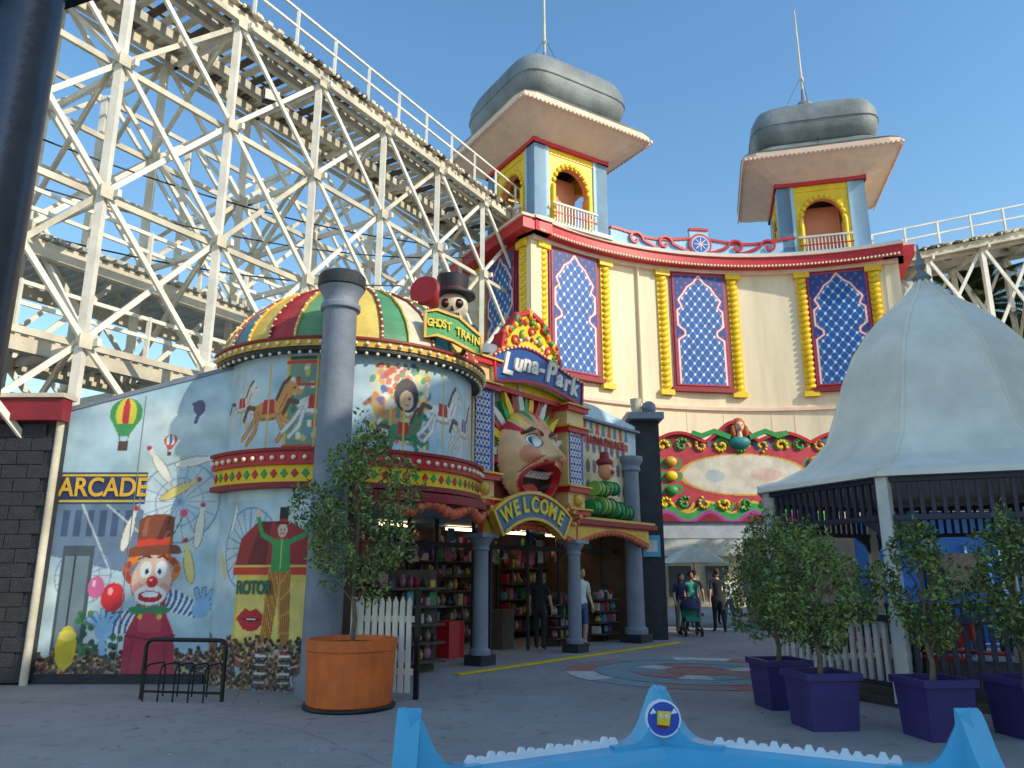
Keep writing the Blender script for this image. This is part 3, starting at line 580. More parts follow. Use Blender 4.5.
# ================================================================ MAIN HALL with twin towers
hall=empty('twin_tower_hall'); b=MB(); C0=(8.96,15.83); RR=12.03; rad=math.radians
b.arc(C0,RR,RR+.5,rad(63.4),rad(134),3.6,13.0,CREAM,60)
b.arc(C0,RR,RR+.5,rad(63.4),rad(89),0,3.6,CREAM,20); b.arc(C0,RR,RR+.5,rad(110),rad(134),0,3.6,CREAM,20)
b.arc(C0,RR-.2,RR,rad(63.4),rad(134),12.86,12.999,SOFFIT,60)
b.arc(C0,RR-.5,RR+.5,rad(62.5),rad(135),13.0,13.4,RED,60); b.arc(C0,RR-.58,RR+.5,rad(62.3),rad(135.3),13.401,13.5,SOFFIT,60); b.arc(C0,RR-.45,RR+.5,rad(62.6),rad(135),13.501,13.6,LBLUE,60)
b.arc(C0,RR-.1,RR-.001,rad(63.4),rad(134),7.5,7.62,SOFFIT,60)
for a in (128,120,112,102.3,95.5,87,83,76,70.5):
    t=rad(a); q=Vector((C0[0]+(RR-.004)*math.cos(t),C0[1]+(RR-.004)*math.sin(t),0)); b.beam(q+Z*3.7,q+Z*7.49,.018,.012,SOFFIT)
q=Vector((C0[0]+(RR-.08)*math.cos(rad(110.8)),C0[1]+(RR-.08)*math.sin(rad(110.8)),0)); b.cyl(q+Z*3.7,q+Z*12.9,.05,.05,CREAM,8)
for i in range(110):
    a=rad(63.2+70.6*i/109); b.ell((C0[0]+(RR-.52)*math.cos(a),C0[1]+(RR-.52)*math.sin(a),13.05),(.05,.05,.05),BULB,6)
Lc=Vector((.62,24.5,0)); g1=Vector((-.53,.85,0)).normalized()
SF=Fr(Lc,-g1)
b.fbox(SF,-7,0.05,0,13,-.45,0,CREAM); b.fbox(SF,-7,.5,13.0,13.4,-.6,.6,RED); b.fbox(SF,-7,.56,13.401,13.5,-.6,.68,SOFFIT)
Rc=Vector((C0[0]+RR*math.cos(rad(63.5)),C0[1]+RR*math.sin(rad(63.5)),0)); SR=Fr(Rc+Vector((0,.05,0)),(.3,1,0))
b.fbox(SR,0,7,0,13,-.45,0,CREAM); b.fbox(SR,-.4,7,13,13.4,-.5,.55,RED); b.fbox(SR,-.4,7,13.401,13.5,-.5,.62,SOFFIT)
rp=[(C0[0]+(RR+.3)*math.cos(rad(a)),C0[1]+(RR+.3)*math.sin(rad(a))) for a in range(134,62,-4)]+[(16.5,33.5),(-3,31)]
n=len(rp); b.add([(x,y,13.45) for x,y in rp],[tuple(range(n))],LEAD)
for i in range(40):
    a0=rad(116-36*i/40); a1=rad(116-36*(i+1)/40); t=(i+.5)/40
    h=14.1+.3*abs(math.cos(t*math.pi*2))**2*(.6)+ (.4 if abs(t-.5)<.06 else 0)
    b.arc(C0,RR-.05,RR+.1,a1,a0,13.6,h,LBLUE,1); b.arc(C0,RR-.1,RR+.13,a1,a0,h,h+.1,RED,1)
def tfr(a,z,off=0):
    t=rad(a); return Fr((C0[0]+(RR-off)*math.cos(t),C0[1]+(RR-off)*math.sin(t),z),(math.sin(t),-math.cos(t),0))
f=tfr(98,14.05,.1)
cir=lambda r:[(r*math.cos(t),r*math.sin(t)) for t in np.linspace(0,6.283,25)[:-1]]
b.prism(f,cir(.46),0,.05,RED); b.prism(f,cir(.37),.05,.07,LBLUE); b.prism(f,cir(.3),.07,.09,BLUE)
for k in range(8): b.strip(f,[(0,0),(.27*math.cos(k*.785),.27*math.sin(k*.785))],.03,.09,.1,WHITE)
for s in (-1,1):
    for off in (7,13):
        f=tfr(98+s*off,14.0,.1); P=[]
        for k in range(16):
            t=k*.45; r=.34*(1-k/18); P.append((s*r*math.cos(t),r*math.sin(t)))
        b.strip(f,P,.09,0,.06,RED); b.strip(f,[(s*.34,0),(s*.9,-.22),(s*1.5,-.3)],.1,0,.06,RED)
def pilaster(f,z0=8.0,z1=12.9):
    b.fbox(f,-.2,.2,z0,z1,0,.07,YEL); n=int((z1-z0-.5)/.22)
    for i in range(n):
        z=z0+.35+i*.22; q=f.p(0,z,.09); g_=Fr(q,f.U*.9+f.V*.42,f.V*.9-f.U*.42,f.N); b.ell(q,(.2,.09,.1),YEL,8,g_)
    b.fbox(f,-.29,.29,z1-.25,z1,0,.2,YEL); b.fbox(f,-.27,.27,z0,z0+.2,0,.18,YEL)
for a in (131.3,117.6,105.9,92.3,79.8,67.6): pilaster(tfr(a,0,0))
pilaster(SF.at(-.35,0,0)); pilaster(SF.at(-3.2,0,0))
b.build('hall_walls',hall)
def ogee(w,h):
    L=[(-.43*w,0),(-.43*w,.4*h),(-.3*w,.44*h),(-.3*w,.48*h),(-.43*w,.53*h),(-.43*w,.66*h),(-.34*w,.7*h),(-.4*w,.76*h),(-.3*w,.82*h),(-.22*w,.88*h),(-.1*w,.92*h),(0,.985*h)]
    return L+[(-x,z) for x,z in L[::-1][1:]]
def window(f,w,h):
    b=MB(); b.fbox(f,-w/2-.08,w/2+.08,-.08,h+.08,.0,.1,DRED); b.fbox(f,-w/2-.2,w/2+.2,-.24,-.08,0,.22,DRED)
    b.build('window_frame',hall)
    c=Canvas(-w/2,w/2,0,h,.022,(16,64,140)); og=ogee(w,h)
    m=Canvas(-w/2,w/2,0,h,.022,(0,0,0)); m.poly(og,(255,255,255)); ins=m.C[...,0]>.5
    p=.34; u=(c.X+c.Zc*.8)/p; v=(c.X-c.Zc*.8)/p
    fu=np.abs((u%1)-.5); fv=np.abs((v%1)-.5)
    dots=((fu-.5)**2+(fv-.5)**2)<.035
    lat=(fu>.46)|(fv>.46)
    c.mix(ins,(20,88,166)); c.mix(lat&ins,(120,170,214)); c.mix(dots&ins,(228,236,242)); c.mix(dots&~ins,(150,80,110))
    c.line(og,.12,(190,40,60)); c.line(og,.06,(240,232,226))
    c.line([(-w/2,.0),(-w/2,h),(w/2,h),(w/2,0),(-w/2,0)],.09,(190,40,60))
    c.mesh(frfn(f.at(0,0,.13)),'lattice_window',hall)
for a in (124.4,98.9,73.8): window(tfr(a,8.4,.02),2.1,4.4)
window(SF.at(-1.75,8.4,.02),1.9,4.4)
def tower(c,r):
    b=MB(); c=Vector(c); f=Vector((math.cos(r),math.sin(r),0)); g=Vector((-math.sin(r),math.cos(r),0)); H=1.62; z0=13.5; z1=16.5
    faces=[(Fr(c-g*H,f),1),(Fr(c-f*H,-g),1),(Fr(c+g*H,-f),1),(Fr(c+f*H,g),1)]
    for fr,op in faces:
        for s in (-1,1): b.fbox(fr,*( (-H,-H+.62) if s<0 else (H-.62,H)),z0,z1,-.5,0,LBLUE)
        W=H-.62; a=.68; P=[(-W,z0),(-a,z0),(-a,z0+1.35)]
        P+=[(-a-.06,z0+1.45)]+[((a+.06)*-math.cos(t),z0+1.55+.85*math.sin(t)) for t in np.linspace(0.05,math.pi-.05,13)]+[(a+.06,z0+1.45),(a,z0+1.35),(a,z0),(W,z0),(W,z1-.25),(-W,z1-.25)]
        b.prism(fr,P,-.3,-.06,YEL,PINK)
        for k in range(13):
            t=math.pi*k/12; b.ell(fr.p(-(a+.1)*math.cos(t),z0+1.55+.95*math.sin(t),-.04),(.1,.07,.1),YEL,8,fr)
        for s in (-1,1):
            b.cyl(fr.p(s*(a+.12),z0,-.02),fr.p(s*(a+.12),z0+1.5,-.02),.09,.09,YEL,8)
        b.fbox(fr,-W,W,z1-.25,z1,-.4,-.03,YEL)
        b.fbox(fr,-H-.06,H+.06,z1-.02,z1+.16,-.4,.08,RED); b.fbox(fr,-H-.1,H+.1,z0-.02,z0+.14,-.3,.12,WHITE)
        for x in np.arange(-a-.12,a+.2,.13): b.fbox(fr,x-.02,x+.02,z0+.1,z0+.72,.16,.2,WHITE)
        b.fbox(fr,-a-.3,a+.3,z0+.7,z0+.77,.13,.23,WHITE); b.fbox(fr,-a-.3,a+.3,z0+.38,z0+.42,.15,.21,RED)
    b.box(c+Z*(z0+1.2),(1.5,1.5,2.4),PINK,r)
    E=2.85
    b.lathe(c,[(1.68,z1+.12),(E,17.25),(E+.05,17.25),(E+.05,17.45)],SOFFIT,64,p=16,ph=r,smooth=False)
    for k in range(34):
        for fr in (Fr(c-g*(E+.02),f),Fr(c-f*(E+.02),-g),Fr(c+f*(E+.02),g)):
            b.ell(fr.p(-E+.06+2*(E-.06)*k/33,17.25,0),(.08,.03,.07),SOFFIT,8,fr)
    b.lathe(c,[(E+.06,17.45),(E+.08,17.5),(2.65,17.62),(2.3,17.9),(2.1,18.12)],LEAD,64,p=12,ph=r,smooth=False)
    b.lathe(c,[(1.95,18.1),(2.05,18.16),(2.25,18.3),(2.38,18.56),(2.42,18.95),(2.38,19.35),(2.22,19.7),(1.95,19.9),(1.5,20.05),(.9,20.13),(.4,20.15)],LEAD,64,p=6,ph=r)
    b.lathe(c,[(2.41,18.86),(2.45,18.88),(2.45,18.92),(2.41,18.94)],LEAD,64,p=6,ph=r)
    b.lathe(c,[(.6,20.05),(.55,20.3),(.32,20.45),(.24,20.65),(.42,20.8),(.44,20.95),(.24,21.15),(.1,21.3),(.05,21.9)],GREY,20)
    b.cyl(c+Z*21.7,c+Z*25.8,.06,.03,WHITE2,8); b.ell(c+Z*22.3,(.1,.1,.14),WHITE2)
    for fr in faces[:2]: b.cyl(c+Z*22.5,fr[0].p(0,17.7,.8),.01,.01,BLACK,4)
    b.build('tower',hall)
tower((1.3,26.5,0),math.radians(32)); tower((12.45,28.9,0),math.radians(-14))
# ================================================================ SCENIC RIDE FRONTAGE
sc=empty('scenic_ride_frontage'); c=Canvas(0,5.6,0,2.95,.026,(150,36,56))
c.rect(.2,5.4,.55,2.3,(206,70,80)); c.ell(2.8,1.45,2.0,.65,(234,222,200)); c.ell(2.8,1.45,2.0,.65,(236,186,70),ring=.88)
c.ell(1.9,1.4,.3,.2,(120,170,190),.5); c.ell(3.5,1.45,.5,.2,(230,170,150),.5)
for k in range(9):
    x=.3+k*.62
    for s,zc in ((1,2.35),(-1,.55)):
        P=[(x+.28*(1-i/14)*math.cos(i*.5),zc+s*.28*(1-i/14)*math.sin(i*.5)) for i in range(13)]; c.line(P,.09,[(70,170,90),(240,200,60),(50,140,180)][k%3])
for x in (.35,.75,4.85,5.25):
    for z in (1.0,1.4,1.8): c.ell(x,z,.16,.16,[(236,200,70),(60,160,100)][int(z*5)%2]); c.ell(x,z,.07,.07,(210,46,60))
P=[(t*5.6,.3+.16*math.sin(t*26)) for t in np.linspace(0,1,80)]; c.line(P,.2,(70,170,90)); c.line([(x,z-.16) for x,z in P],.1,(190,70,160)); c.line([(x,z+.14) for x,z in P],.06,(240,210,70))
f=Fr((4.4,24.0,3.2),(1,0,0))
top=lambda X: 2.45+.3*np.abs(np.sin(X*1.9))+.35*np.exp(-((X-2.6)/.5)**2)
c.mesh(frfn(f.at(0,0,.14)),'ride_fascia_painting',sc,keep=lambda X,Y:Y<top(X))
b=MB()
pts=[(0,0),(5.6,0)]+[(x,float(top(np.array(x)))-.01) for x in np.linspace(5.6,0,50)]
b.prism(f,pts,-.2,.12,RED)
P=[(x,float(top(np.array(x)))) for x in np.linspace(0,5.6,70)]
b.strip(f,P,.1,.1,.24,RED)
for k in range(9):
    x=.3+k*.62
    for zc in (2.35,.55):
        for i in range(10):
            a=i*.6+k; r=.2*(1-i/12); b.ell(f.p(x+r*math.cos(a),zc+r*math.sin(a),.17),(.06,.05,.06),[YEL,GREEN,GOLD][k%3],6,f)
for x in (.55,5.05):
    for z in (.95,1.4,1.85): b.ell(f.p(x,z,.18),(.2,.1,.16),[GOLD,GREEN,YEL][int(z*2)%3],10,f)
h=f.p(2.75,2.95,.2); SKN=mat('painted_skin',(236,190,160),.5,.1); HR=mat('auburn',(196,104,44),.6,.3)
b.ell(h,(.15,.15,.19),SKN,14); b.ell(h+Vector((0,.06,.06)),(.22,.16,.24),HR,14); b.ell(h+Vector((-.2,0,-.15)),(.1,.1,.2),HR,10); b.ell(h+Vector((.2,0,-.15)),(.1,.1,.2),HR,10); b.cyl(h-Z*.35,h-Z*.1,.1,.07,SKN); b.ell(h-Z*.5,(.34,.16,.2),mat('teal_dress',(50,140,140),.5),14)
for s in (-1,1):
    b.ell(h+Vector((s*.06,-.14,.03)),(.025,.02,.02),BLACK,8); b.strip(f,[(2.75+s*.3,2.6),(2.75+s*.8,2.8),(2.75+s*1.2,2.65),(2.75+s*1.5,2.75)],.16,.14,.26,GREEN)
b.ell(h+Vector((0,-.16,-.02)),(.025,.03,.04),SKN,8); b.ell(h+Vector((0,-.14,-.09)),(.05,.02,.02),RED,8)
b.box((6.1,24.2,2.95),(3.6,.5,.5),mat('lintel_grey',(190,196,200),.6)); b.box((4.2,24.3,1.5),(.25,.5,3.0),DGREY); b.box((8.3,24.3,1.5),(.4,.5,3.0),DGREY)
b.box((9.5,24.4,1.6),(2.2,.3,3.2),DGREY); b.box((6.1,26,3.3),(4.2,4,.1),mat('passage_ceiling',(150,148,150),.8))
b.box((4.05,26.2,1.6),(.2,4,3.2),mat('passage_wall',(150,130,116),.8)); b.box((8.4,26.2,1.6),(.2,4,3.2),mat('passage_wall',(150,130,116),.8))
b.build('ride_fascia',sc)
b=MB(); b.box((7.5,44,1.3),(16,3,2.6),mat('far_kiosk_wall',(224,212,190),.8)); 
b.prism(Fr((7.5,42,2.6),(1,0,0)),[(-8.6,0),(8.6,0),(7.4,1.2),(-7.4,1.2)],-4,.3,mat('far_roof',(206,210,206),.6))
for i in range(8): b.box((1+i*2,42.4,1.3),(1.2,.2,1.6),mat('far_glass',(70,80,90),.2))
b.build('ticket_kiosk')
b=MB(); b.cyl((7.6,33,0),(7.6,33,2.5),.04,.04,WHITE2); b.lathe((7.6,33,0),[(1.5,2.1),(.8,2.5),(.05,2.8)],WHITE,8,smooth=False); b.cyl((7.6,33,0),(7.6,33,.1),.3,.3,DGREY,16); b.build('market_umbrella')
# ================================================================ ROLLER COASTER
def trestle(O,e,rows,bays,step,levels,deck=None,lower=(),slope=0,wid=.17):
    b=MB(); e=Vector(e).normalized(); nn=Vector((-e.y,e.x,0)); O=Vector(O)
    P=lambda i,n,z: O+e*(i*step)+nn*n+Z*(z+(slope*i*step if z>levels[-2] else 0))
    i0,i1=bays
    for n in rows:
        for i in range(i0,i1+1):
            b.beam(P(i,n,0),P(i,n,levels[-1]),wid*1.15,wid*1.15,WHITE)
        for i in range(i0,i1):
            for l in range(len(levels)-1):
                a,c_=levels[l],levels[l+1]
                b.beam(P(i,n,a)+nn*.09,P(i+1,n,c_)+nn*.09,.07,wid*.8,WHITE if (i+l)%3 else WHITE2)
                b.beam(P(i+1,n,a)-nn*.09,P(i,n,c_)-nn*.09,.07,wid*.8,WHITE)
                b.beam(P(i,n,c_)+nn*.14,P(i+1,n,c_)+nn*.14,.08,wid*.95,WHITE2)
    for i in range(i0,i1+1):
        for k in range(len(rows)-1):
            for l in range(len(levels)-1):
                a,c_=levels[l],levels[l+1]
                if (i+l)%2: b.beam(P(i,rows[k],a)+e*.1,P(i,rows[k+1],c_)+e*.1,.07,wid*.8,WHITE)
                else: b.beam(P(i,rows[k+1],a)-e*.1,P(i,rows[k],c_)-e*.1,.07,wid*.8,WHITE2)
                b.beam(P(i,rows[k]-.3,c_)+e*.15,P(i,rows[k+1]+.3,c_)+e*.15,.08,wid*1.1,WHITE)
            for c_ in levels[1:]:
                b.fbox(Fr(P(i,rows[k],c_)-nn*.16,e),-.13,.13,-.13,.13,-.01,.01,WHITE2)
    if deck:
        n0,n1=deck; zt=levels[-1]
        D=lambda t,n,z: O+e*t+nn*n+Z*(z+slope*t)
        t0,t1=i0*step,i1*step
        for n in (n0+.1,(n0+n1)/2-.6,(n0+n1)/2+.6,n1-.1): b.beam(D(t0,n,zt+.15),D(t1,n,zt+.15),.14,.28,WHITE2)
        t=t0
        while t<t1:
            b.beam(D(t,n0-.15,zt+.34),D(t,n1+.15,zt+.34),.15,.09,WOOD if R_.random()<.35 else WHITE2); t+=.33
        for n in (n0+.05,n0+.2,n0+.35,n1-.05,n1-.2,n1-.35): b.beam(D(t0,n,zt+.41),D(t1,n,zt+.41),.13,.04,WHITE2)
        for n in ((n0+n1)/2-.45,(n0+n1)/2+.45): b.beam(D(t0,n,zt+.46),D(t1,n,zt+.46),.09,.1,STEEL)
        for n in (n0-.1,n1+.1):
            t=t0
            while t<t1: b.beam(D(t,n,zt+.3),D(t,n,zt+1.35),.07,.07,WHITE); t+=1.3
            for h in (.85,1.33): b.beam(D(t0,n,zt+h),D(t1,n,zt+h),.05,.06,WHITE)
        t=t0
        while t<t1:
            b.ell(D(t,n0-.14,zt+.3),(.05,.05,.05),BULB,6); t+=.5
    for (n0,n1,z,t0,t1) in lower:
        for n in (n0,n1): b.beam(O+e*t0+nn*n+Z*z,O+e*t1+nn*n+Z*z,.16,.32,WHITE2)
        t=t0
        while t<t1: b.beam(O+e*t+nn*(n0-.2)+Z*(z+.22),O+e*t+nn*(n1+.2)+Z*(z+.22),.14,.08,mat('grey_boards',(186,186,178),.7,.4)); t+=.24
        for h in (.75,1.15): b.beam(O+e*t0+nn*n0+Z*(z+h),O+e*t1+nn*n0+Z*(z+h),.05,.08,WHITE)
        t=t0
        while t<t1: b.beam(O+e*t+nn*n0+Z*z,O+e*t+nn*n0+Z*(z+1.2),.08,.08,WHITE); t+=1.3
    return b
b=trestle((-6.3,15.2,0),(.52,.854,0),(0,2.7,5.2),(-3,5),2.55,[0,3.0,5.6,8.5,11.3,13.9],(-.2,2.7),((1.3,3.0,5.7,-7,4),(1.6,4.2,7.7,-7,6)),wid=.13)
b.beam((-5.35,16.75,12.7),(-5.75,16.5,12.9),.05,.05,BLACK); b.box((-5.85,16.45,12.9),(.42,.18,.34),BLACK,.5); b.box((-5.8,16.35,12.88),(.34,.03,.26),WHITE,.5)
b.build('wooden_roller_coaster')
b=trestle((14.2,28.4,0),(1,-.04,0),(0,2.2),(0,6),2.2,[0,3.5,7,10.3,13.3],(-.3,2.5),(),slope=.2,wid=.15)
b.build('wooden_roller_coaster')
b=MB()
for (a,c_,sag) in (((-11,13,10.5),(-2.2,22,11.5),.5),((-11,13.5,9.5),(-1,24,12),.7),((-11,14,8.6),(-3,19.5,9.2),.4)):
    a=Vector(a);c_=Vector(c_); pr=a
    for i in range(1,13):
        t=i/12; q=a.lerp(c_,t)-Z*sag*4*t*(1-t); b.cyl(pr,q,.02,.02,BLACK,5); pr=q
b.build('overhead_cable')
# ================================================================ LEFT BOOTH
b=MB(); b.box((-10.3,13.6,2.05),(6.0,2.6,4.0),DGREY)
for r in range(18):
    for k in range(12):
        b.box((-7.55-k*.42-(r%2)*.2,12.285-R_.uniform(0,.008),.14+r*.22),(.405,.03,.207),DGREY)
b.box((-10.3,12.2,4.2),(6.15,.25,.36),mat('maroon_fascia',(140,30,44),.5)); b.box((-10.3,12.22,4.42),(6.2,.4,.07),WHITE2)
b.cyl((-7.34,12.28,0),(-7.34,12.28,4.2),.06,.06,WHITE2,10)
b.build('stone_clad_booth')
b=MB(); b.cyl((-1.34,1.8,0),(-1.34,1.8,4.4),.09,.09,mat('dark_pole',(84,88,98),.28,.3,3,.05,metal=.6),24); b.cyl((-1.34,1.8,0),(-1.34,1.8,.06),.18,.18,BLACK,20)
b.beam((-1.6,1.75,3.15),(-1.25,1.75,3.3),.3,.16,BLACK); b.build('canopy_pole')
# ================================================================ PLANTS
LV=[leafmat('leaf_a',(100,126,54)),leafmat('leaf_b',(128,154,72)),leafmat('leaf_c',(68,92,42)),leafmat('leaf_d',(152,170,98))]
def leaves(b,clumps,n,size,mats=LV,droop=0,asp=.4):
    tot=sum(r[0]*r[1]*r[2] for _,r in clumps)**1
    for c,r in clumps:
        k=int(n*(r[0]*r[1]*r[2])/tot); base=R_.randint(0,len(mats)-1)
        for m in range(len(mats)):
            kk=max(1,int(k*(.5 if m==base else .5/(len(mats)-1))))
            d=NR.normal(size=(kk,3)); d/=np.linalg.norm(d,axis=1)[:,None]; rr=NR.uniform(.35,1.08,(kk,1))**.6
            P=np.array(c)+d*rr*np.array(r)
            a=NR.normal(size=(kk,3))+d*.8; a[:,2]-=droop; a/=np.linalg.norm(a,axis=1)[:,None]
            w=np.cross(a,NR.normal(size=(kk,3))); w/=np.linalg.norm(w,axis=1)[:,None]
            s_=size*NR.uniform(.6,1.3,(kk,1)); V=np.stack([P,P+a*s_*.5+w*s_*asp*.5,P+a*s_,P+a*s_*.5-w*s_*asp*.5],1).reshape(-1,3)
            b.add(V.tolist(),[(4*i,4*i+1,4*i+2,4*i+3) for i in range(kk)],mats[m])
def potted(name,x,y,z0,ztr,ztop,rad_,n,size,potf,seed):
    R_.seed(seed); b=MB(); potf(b,x,y)
    H=ztop-ztr
    b.tube([(x,y,z0),(x+.02,y,z0+(ztr-z0)*.5),(x-.01,y+.01,ztr),(x+.02,y,ztr+H*.5)],[.035,.03,.026,.014],BARK,8)
    cl=[]
    for i in range(17):
        a=i*2.4+R_.random(); zz=ztr+H*(.02+.92*((i+.5)/17)); q=math.sin(math.pi*min(1,max(0.12,(zz-ztr)/H*.86+.1)))
        rr=rad_*q*R_.uniform(.4,.95); p=Vector((x+rr*math.cos(a),y+rr*math.sin(a),zz))
        st=Vector((x,y,max(ztr-.1,zz-.35))); b.tube([st,st.lerp(p,.5)+Vector((0,0,.03)),p],[.014,.009,.004],BARK,5)
        k=R_.uniform(.22,.42)*rad_; cl.append((tuple(p),(k,k,k*1.05)))
    for i in range(16):
        a=R_.uniform(0,6.28); zz=ztr+H*R_.uniform(.1,1.06); rr=rad_*R_.uniform(.7,1.15)*math.sin(math.pi*min(1,(zz-ztr)/H*.8+.15))
        cl.append(((x+rr*math.cos(a),y+rr*math.sin(a),zz),(.14*rad_,.14*rad_,.3*rad_)))
    leaves(b,cl,n,size); b.build(name)
def orange_pot(b,x,y):
    b.lathe((x,y,0),[(.0,.02),(.5,.02),(.53,.06),(.56,.68),(.575,.7),(.575,.82),(.54,.83),(.52,.76)],ORANGE,20,smooth=False); b.lathe((x,y,0),[(.56,.0),(.58,.04),(.5,.05)],BLACK,24); b.lathe((x,y,0),[(.53,.76),(0,.79)],SOIL,24)
potted('potted_olive_tree',-2.04,10.3,.76,1.35,3.5,.78,6500,.075,orange_pot,3)
def mkbox(s,h):
    def purple_box(b,x,y):
        f=Fr((x,y,0),(.99,.12,0))
        V=[f.p(sx*q,z,sy*q) for z,q in ((.0,s*.88),(h,s)) for sx,sy in ((-1,-1),(1,-1),(1,1),(-1,1))]
        b.add(V,[(0,1,2,3),(0,1,5,4),(1,2,6,5),(2,3,7,6),(3,0,4,7)],PURPLE)
        for a in (-1,1): b.fbox(f,-s-.03,s+.03,h-.05,h+.02,a*s-.03,a*s+.03,PURPLE); b.fbox(f,a*s-.03,a*s+.03,h-.049,h+.019,-s+.03,s-.03,PURPLE)
        b.fbox(f,-s+.02,s-.02,h-.1,h-.06,-s+.02,s-.02,SOIL)
    return purple_box
for i,(x,y,rr,tp,s,n) in enumerate([(3.38,10.3,.62,2.35,.28,5600),(3.4,9.0,.52,2.15,.29,5600),(4.35,8.45,.4,2.15,.27,3600),(5.35,8.5,.48,2.2,.28,4200)]):
    potted('potted_olive_tree',x,y,.52,.9,tp,rr,n,.065,mkbox(s,.56),10+i)
def palm(x,y,zt,L):
    b=MB(); b.tube([(x,y,0),(x+.2,y,zt*.5),(x,y,zt)],[.42,.34,.36],BARK,12); R_.seed(5)
    gm=[leafmat('palm_a',(70,90,46)),leafmat('palm_b',(96,114,60)),leafmat('palm_c',(48,66,36))]
    for i in range(56):
        a=i*2.399; el=math.radians(R_.uniform(-35,75)); d=Vector((math.cos(a),math.sin(a),0)); P=[]; l=L*R_.uniform(.8,1.05)
        for k in range(9):
            t=k/8; P.append(Vector((x,y,zt+.2))+d*l*t*math.cos(el*(1-.3*t))+Z*(l*t*math.sin(el)-l*.55*t*t))
        b.tube(P,[.05-.005*k for k in range(9)],gm[1],5); V=[];F_=[]
        for k in range(40):
            t=.12+.88*k/40; j=min(7,int(t*8)); q=P[j].lerp(P[j+1],t*8-j); tg=(P[j+1]-P[j]).normalized(); sd=tg.cross(Z).normalized()
            for s in (-1,1):
                ll=.8*math.sin(math.pi*min(1,t*.85+.1)); e_=q+sd*s*ll*.8+tg*ll*.5-Z*ll*.35; o=len(V); V+=[q-tg*.06,q+tg*.06,e_]; F_.append((o,o+1,o+2))
        b.add(V,F_,gm[i%3])
    b.build('palm_tree')
palm(20.6,32.5,12.9,4.3); palm(24.0,31.5,11.6,4.0)
# ================================================================ GAZEBO
b=MB(); gc=Vector((7.0,12.3,0)); ROOF=mat('gazebo_roof_cream',(246,240,222),.6,.22,1.0,.15)
GW=mat('gazebo_post',(222,220,214),.6,.25); GB=mat('gazebo_lattice',(52,54,74),.5,.25); PH=0.0
prof=[(3.08,2.95),(2.72,3.04),(2.26,3.26),(1.9,3.65),(1.7,4.15),(1.53,4.65),(1.32,5.1),(1.04,5.5),(.7,5.86),(.4,6.1),(.16,6.36),(.06,6.54)]
b.lathe(gc,prof,ROOF,8,ph=PH,smooth=False); b.lathe(gc,[(3.08,2.95),(3.1,2.87),(2.85,2.87)],ROOF,8,ph=PH,smooth=False)
for k in range(8):
    t=PH+k*math.pi/4
    for j in range(len(prof)-1):
        p=lambda q:gc+Vector((q[0]*math.cos(t),q[0]*math.sin(t),q[1]+.01)); b.beam(p(prof[j]),p(prof[j+1]),.05,.035,ROOF)
b.lathe(gc,[(.1,6.44),(.16,6.52),(.05,6.66),(.1,6.74),(.04,6.9),(.01,7.15)],LEAD,12)
b.lathe(gc,[(0,.1),(3.05,.1),(3.05,0)],WOOD,8,ph=PH,smooth=False)
V8=[gc+Vector((2.92*math.cos(PH+k*math.pi/4),2.92*math.sin(PH+k*math.pi/4),0)) for k in range(8)]
for k in range(8):
    p=V8[k]; q=V8[(k+1)%8]; b.box(p+Z*1.45,(.15,.15,2.85),GW,PH+k*math.pi/4); b.box(p+Z*.2,(.24,.24,.3),GW,k*math.pi/4)
    d=(q-p).normalized(); L=(q-p).length; f=Fr(p,d)
    for z in (2.3,2.8): b.fbox(f,.08,L-.08,z,z+.07,-.05,.05,GB)
    for x in np.arange(.15,L-.1,.13): b.fbox(f,x,x+.05,2.37,2.8,-.025,.025,GB)
    b.prism(f,[(.08,2.3),(.08,2.0),(.16,2.15),(.35,2.26),(.4,2.3)],-.03,.03,GB); b.prism(f,[(L-.08,2.3),(L-.08,2.0),(L-.16,2.15),(L-.35,2.26),(L-.4,2.3)],-.03,.03,GB)
    if k==3: continue
    b.fbox(f,.08,L-.08,1.02,1.1,-.06,.06,GB); b.fbox(f,.08,L-.08,.22,.28,-.04,.04,GB)
    for x in np.arange(.14,L-.1,.14): b.fbox(f,x,x+.06,.28,1.02,-.025,.025,GW if k==4 else GB)
b.build('gazebo',None,.004)
def table(name,x,y):
    b=MB(); b.cyl((x,y,.1),(x,y,.14),.25,.25,BLACK,16); b.cyl((x,y,.1),(x,y,.82),.035,.035,BLACK); b.cyl((x,y,.82),(x,y,.86),.42,.42,RED,24); b.build(name)
    for a in (.4,2.5,4.6):
        b=MB(); cx,cy=x+.7*math.cos(a),y+.7*math.sin(a); f=Fr((cx,cy,.1),(-math.sin(a),math.cos(a),0)); 
        b.fbox(f,-.21,.21,.43,.46,-.21,.21,RED)
        s_=1 if (f.p(0,0,.2)-Vector((x,y,.1))).length>(f.p(0,0,-.2)-Vector((x,y,.1))).length else -1
        for u in (-.18,.18):
            for w in (-.18,.18): b.cyl(f.p(u,0,w),f.p(u*.95,.44,w*.95),.015,.015,STEEL,6)
            b.cyl(f.p(u,.45,s_*.19),f.p(u,.85,s_*.24),.013,.013,STEEL,6)
        b.fbox(f.at(0,0,s_*.22),-.2,.2,.6,.85,-.015,.015,RED); b.build('cafe_chair')
table('cafe_table',5.8,11.4); table('cafe_table',7.3,10.9); table('cafe_table',6.6,13.3)
b=MB(); BB=mat('bright_blue',(56,134,226),.5,.15); b.box((12.4,21,1.6),(5.6,2,3.2),BB)
for i in range(7): b.box((9.8+i*.85,19.95,1.2),(.06,.08,2.3),mat('pale_blue',(170,206,240),.5))
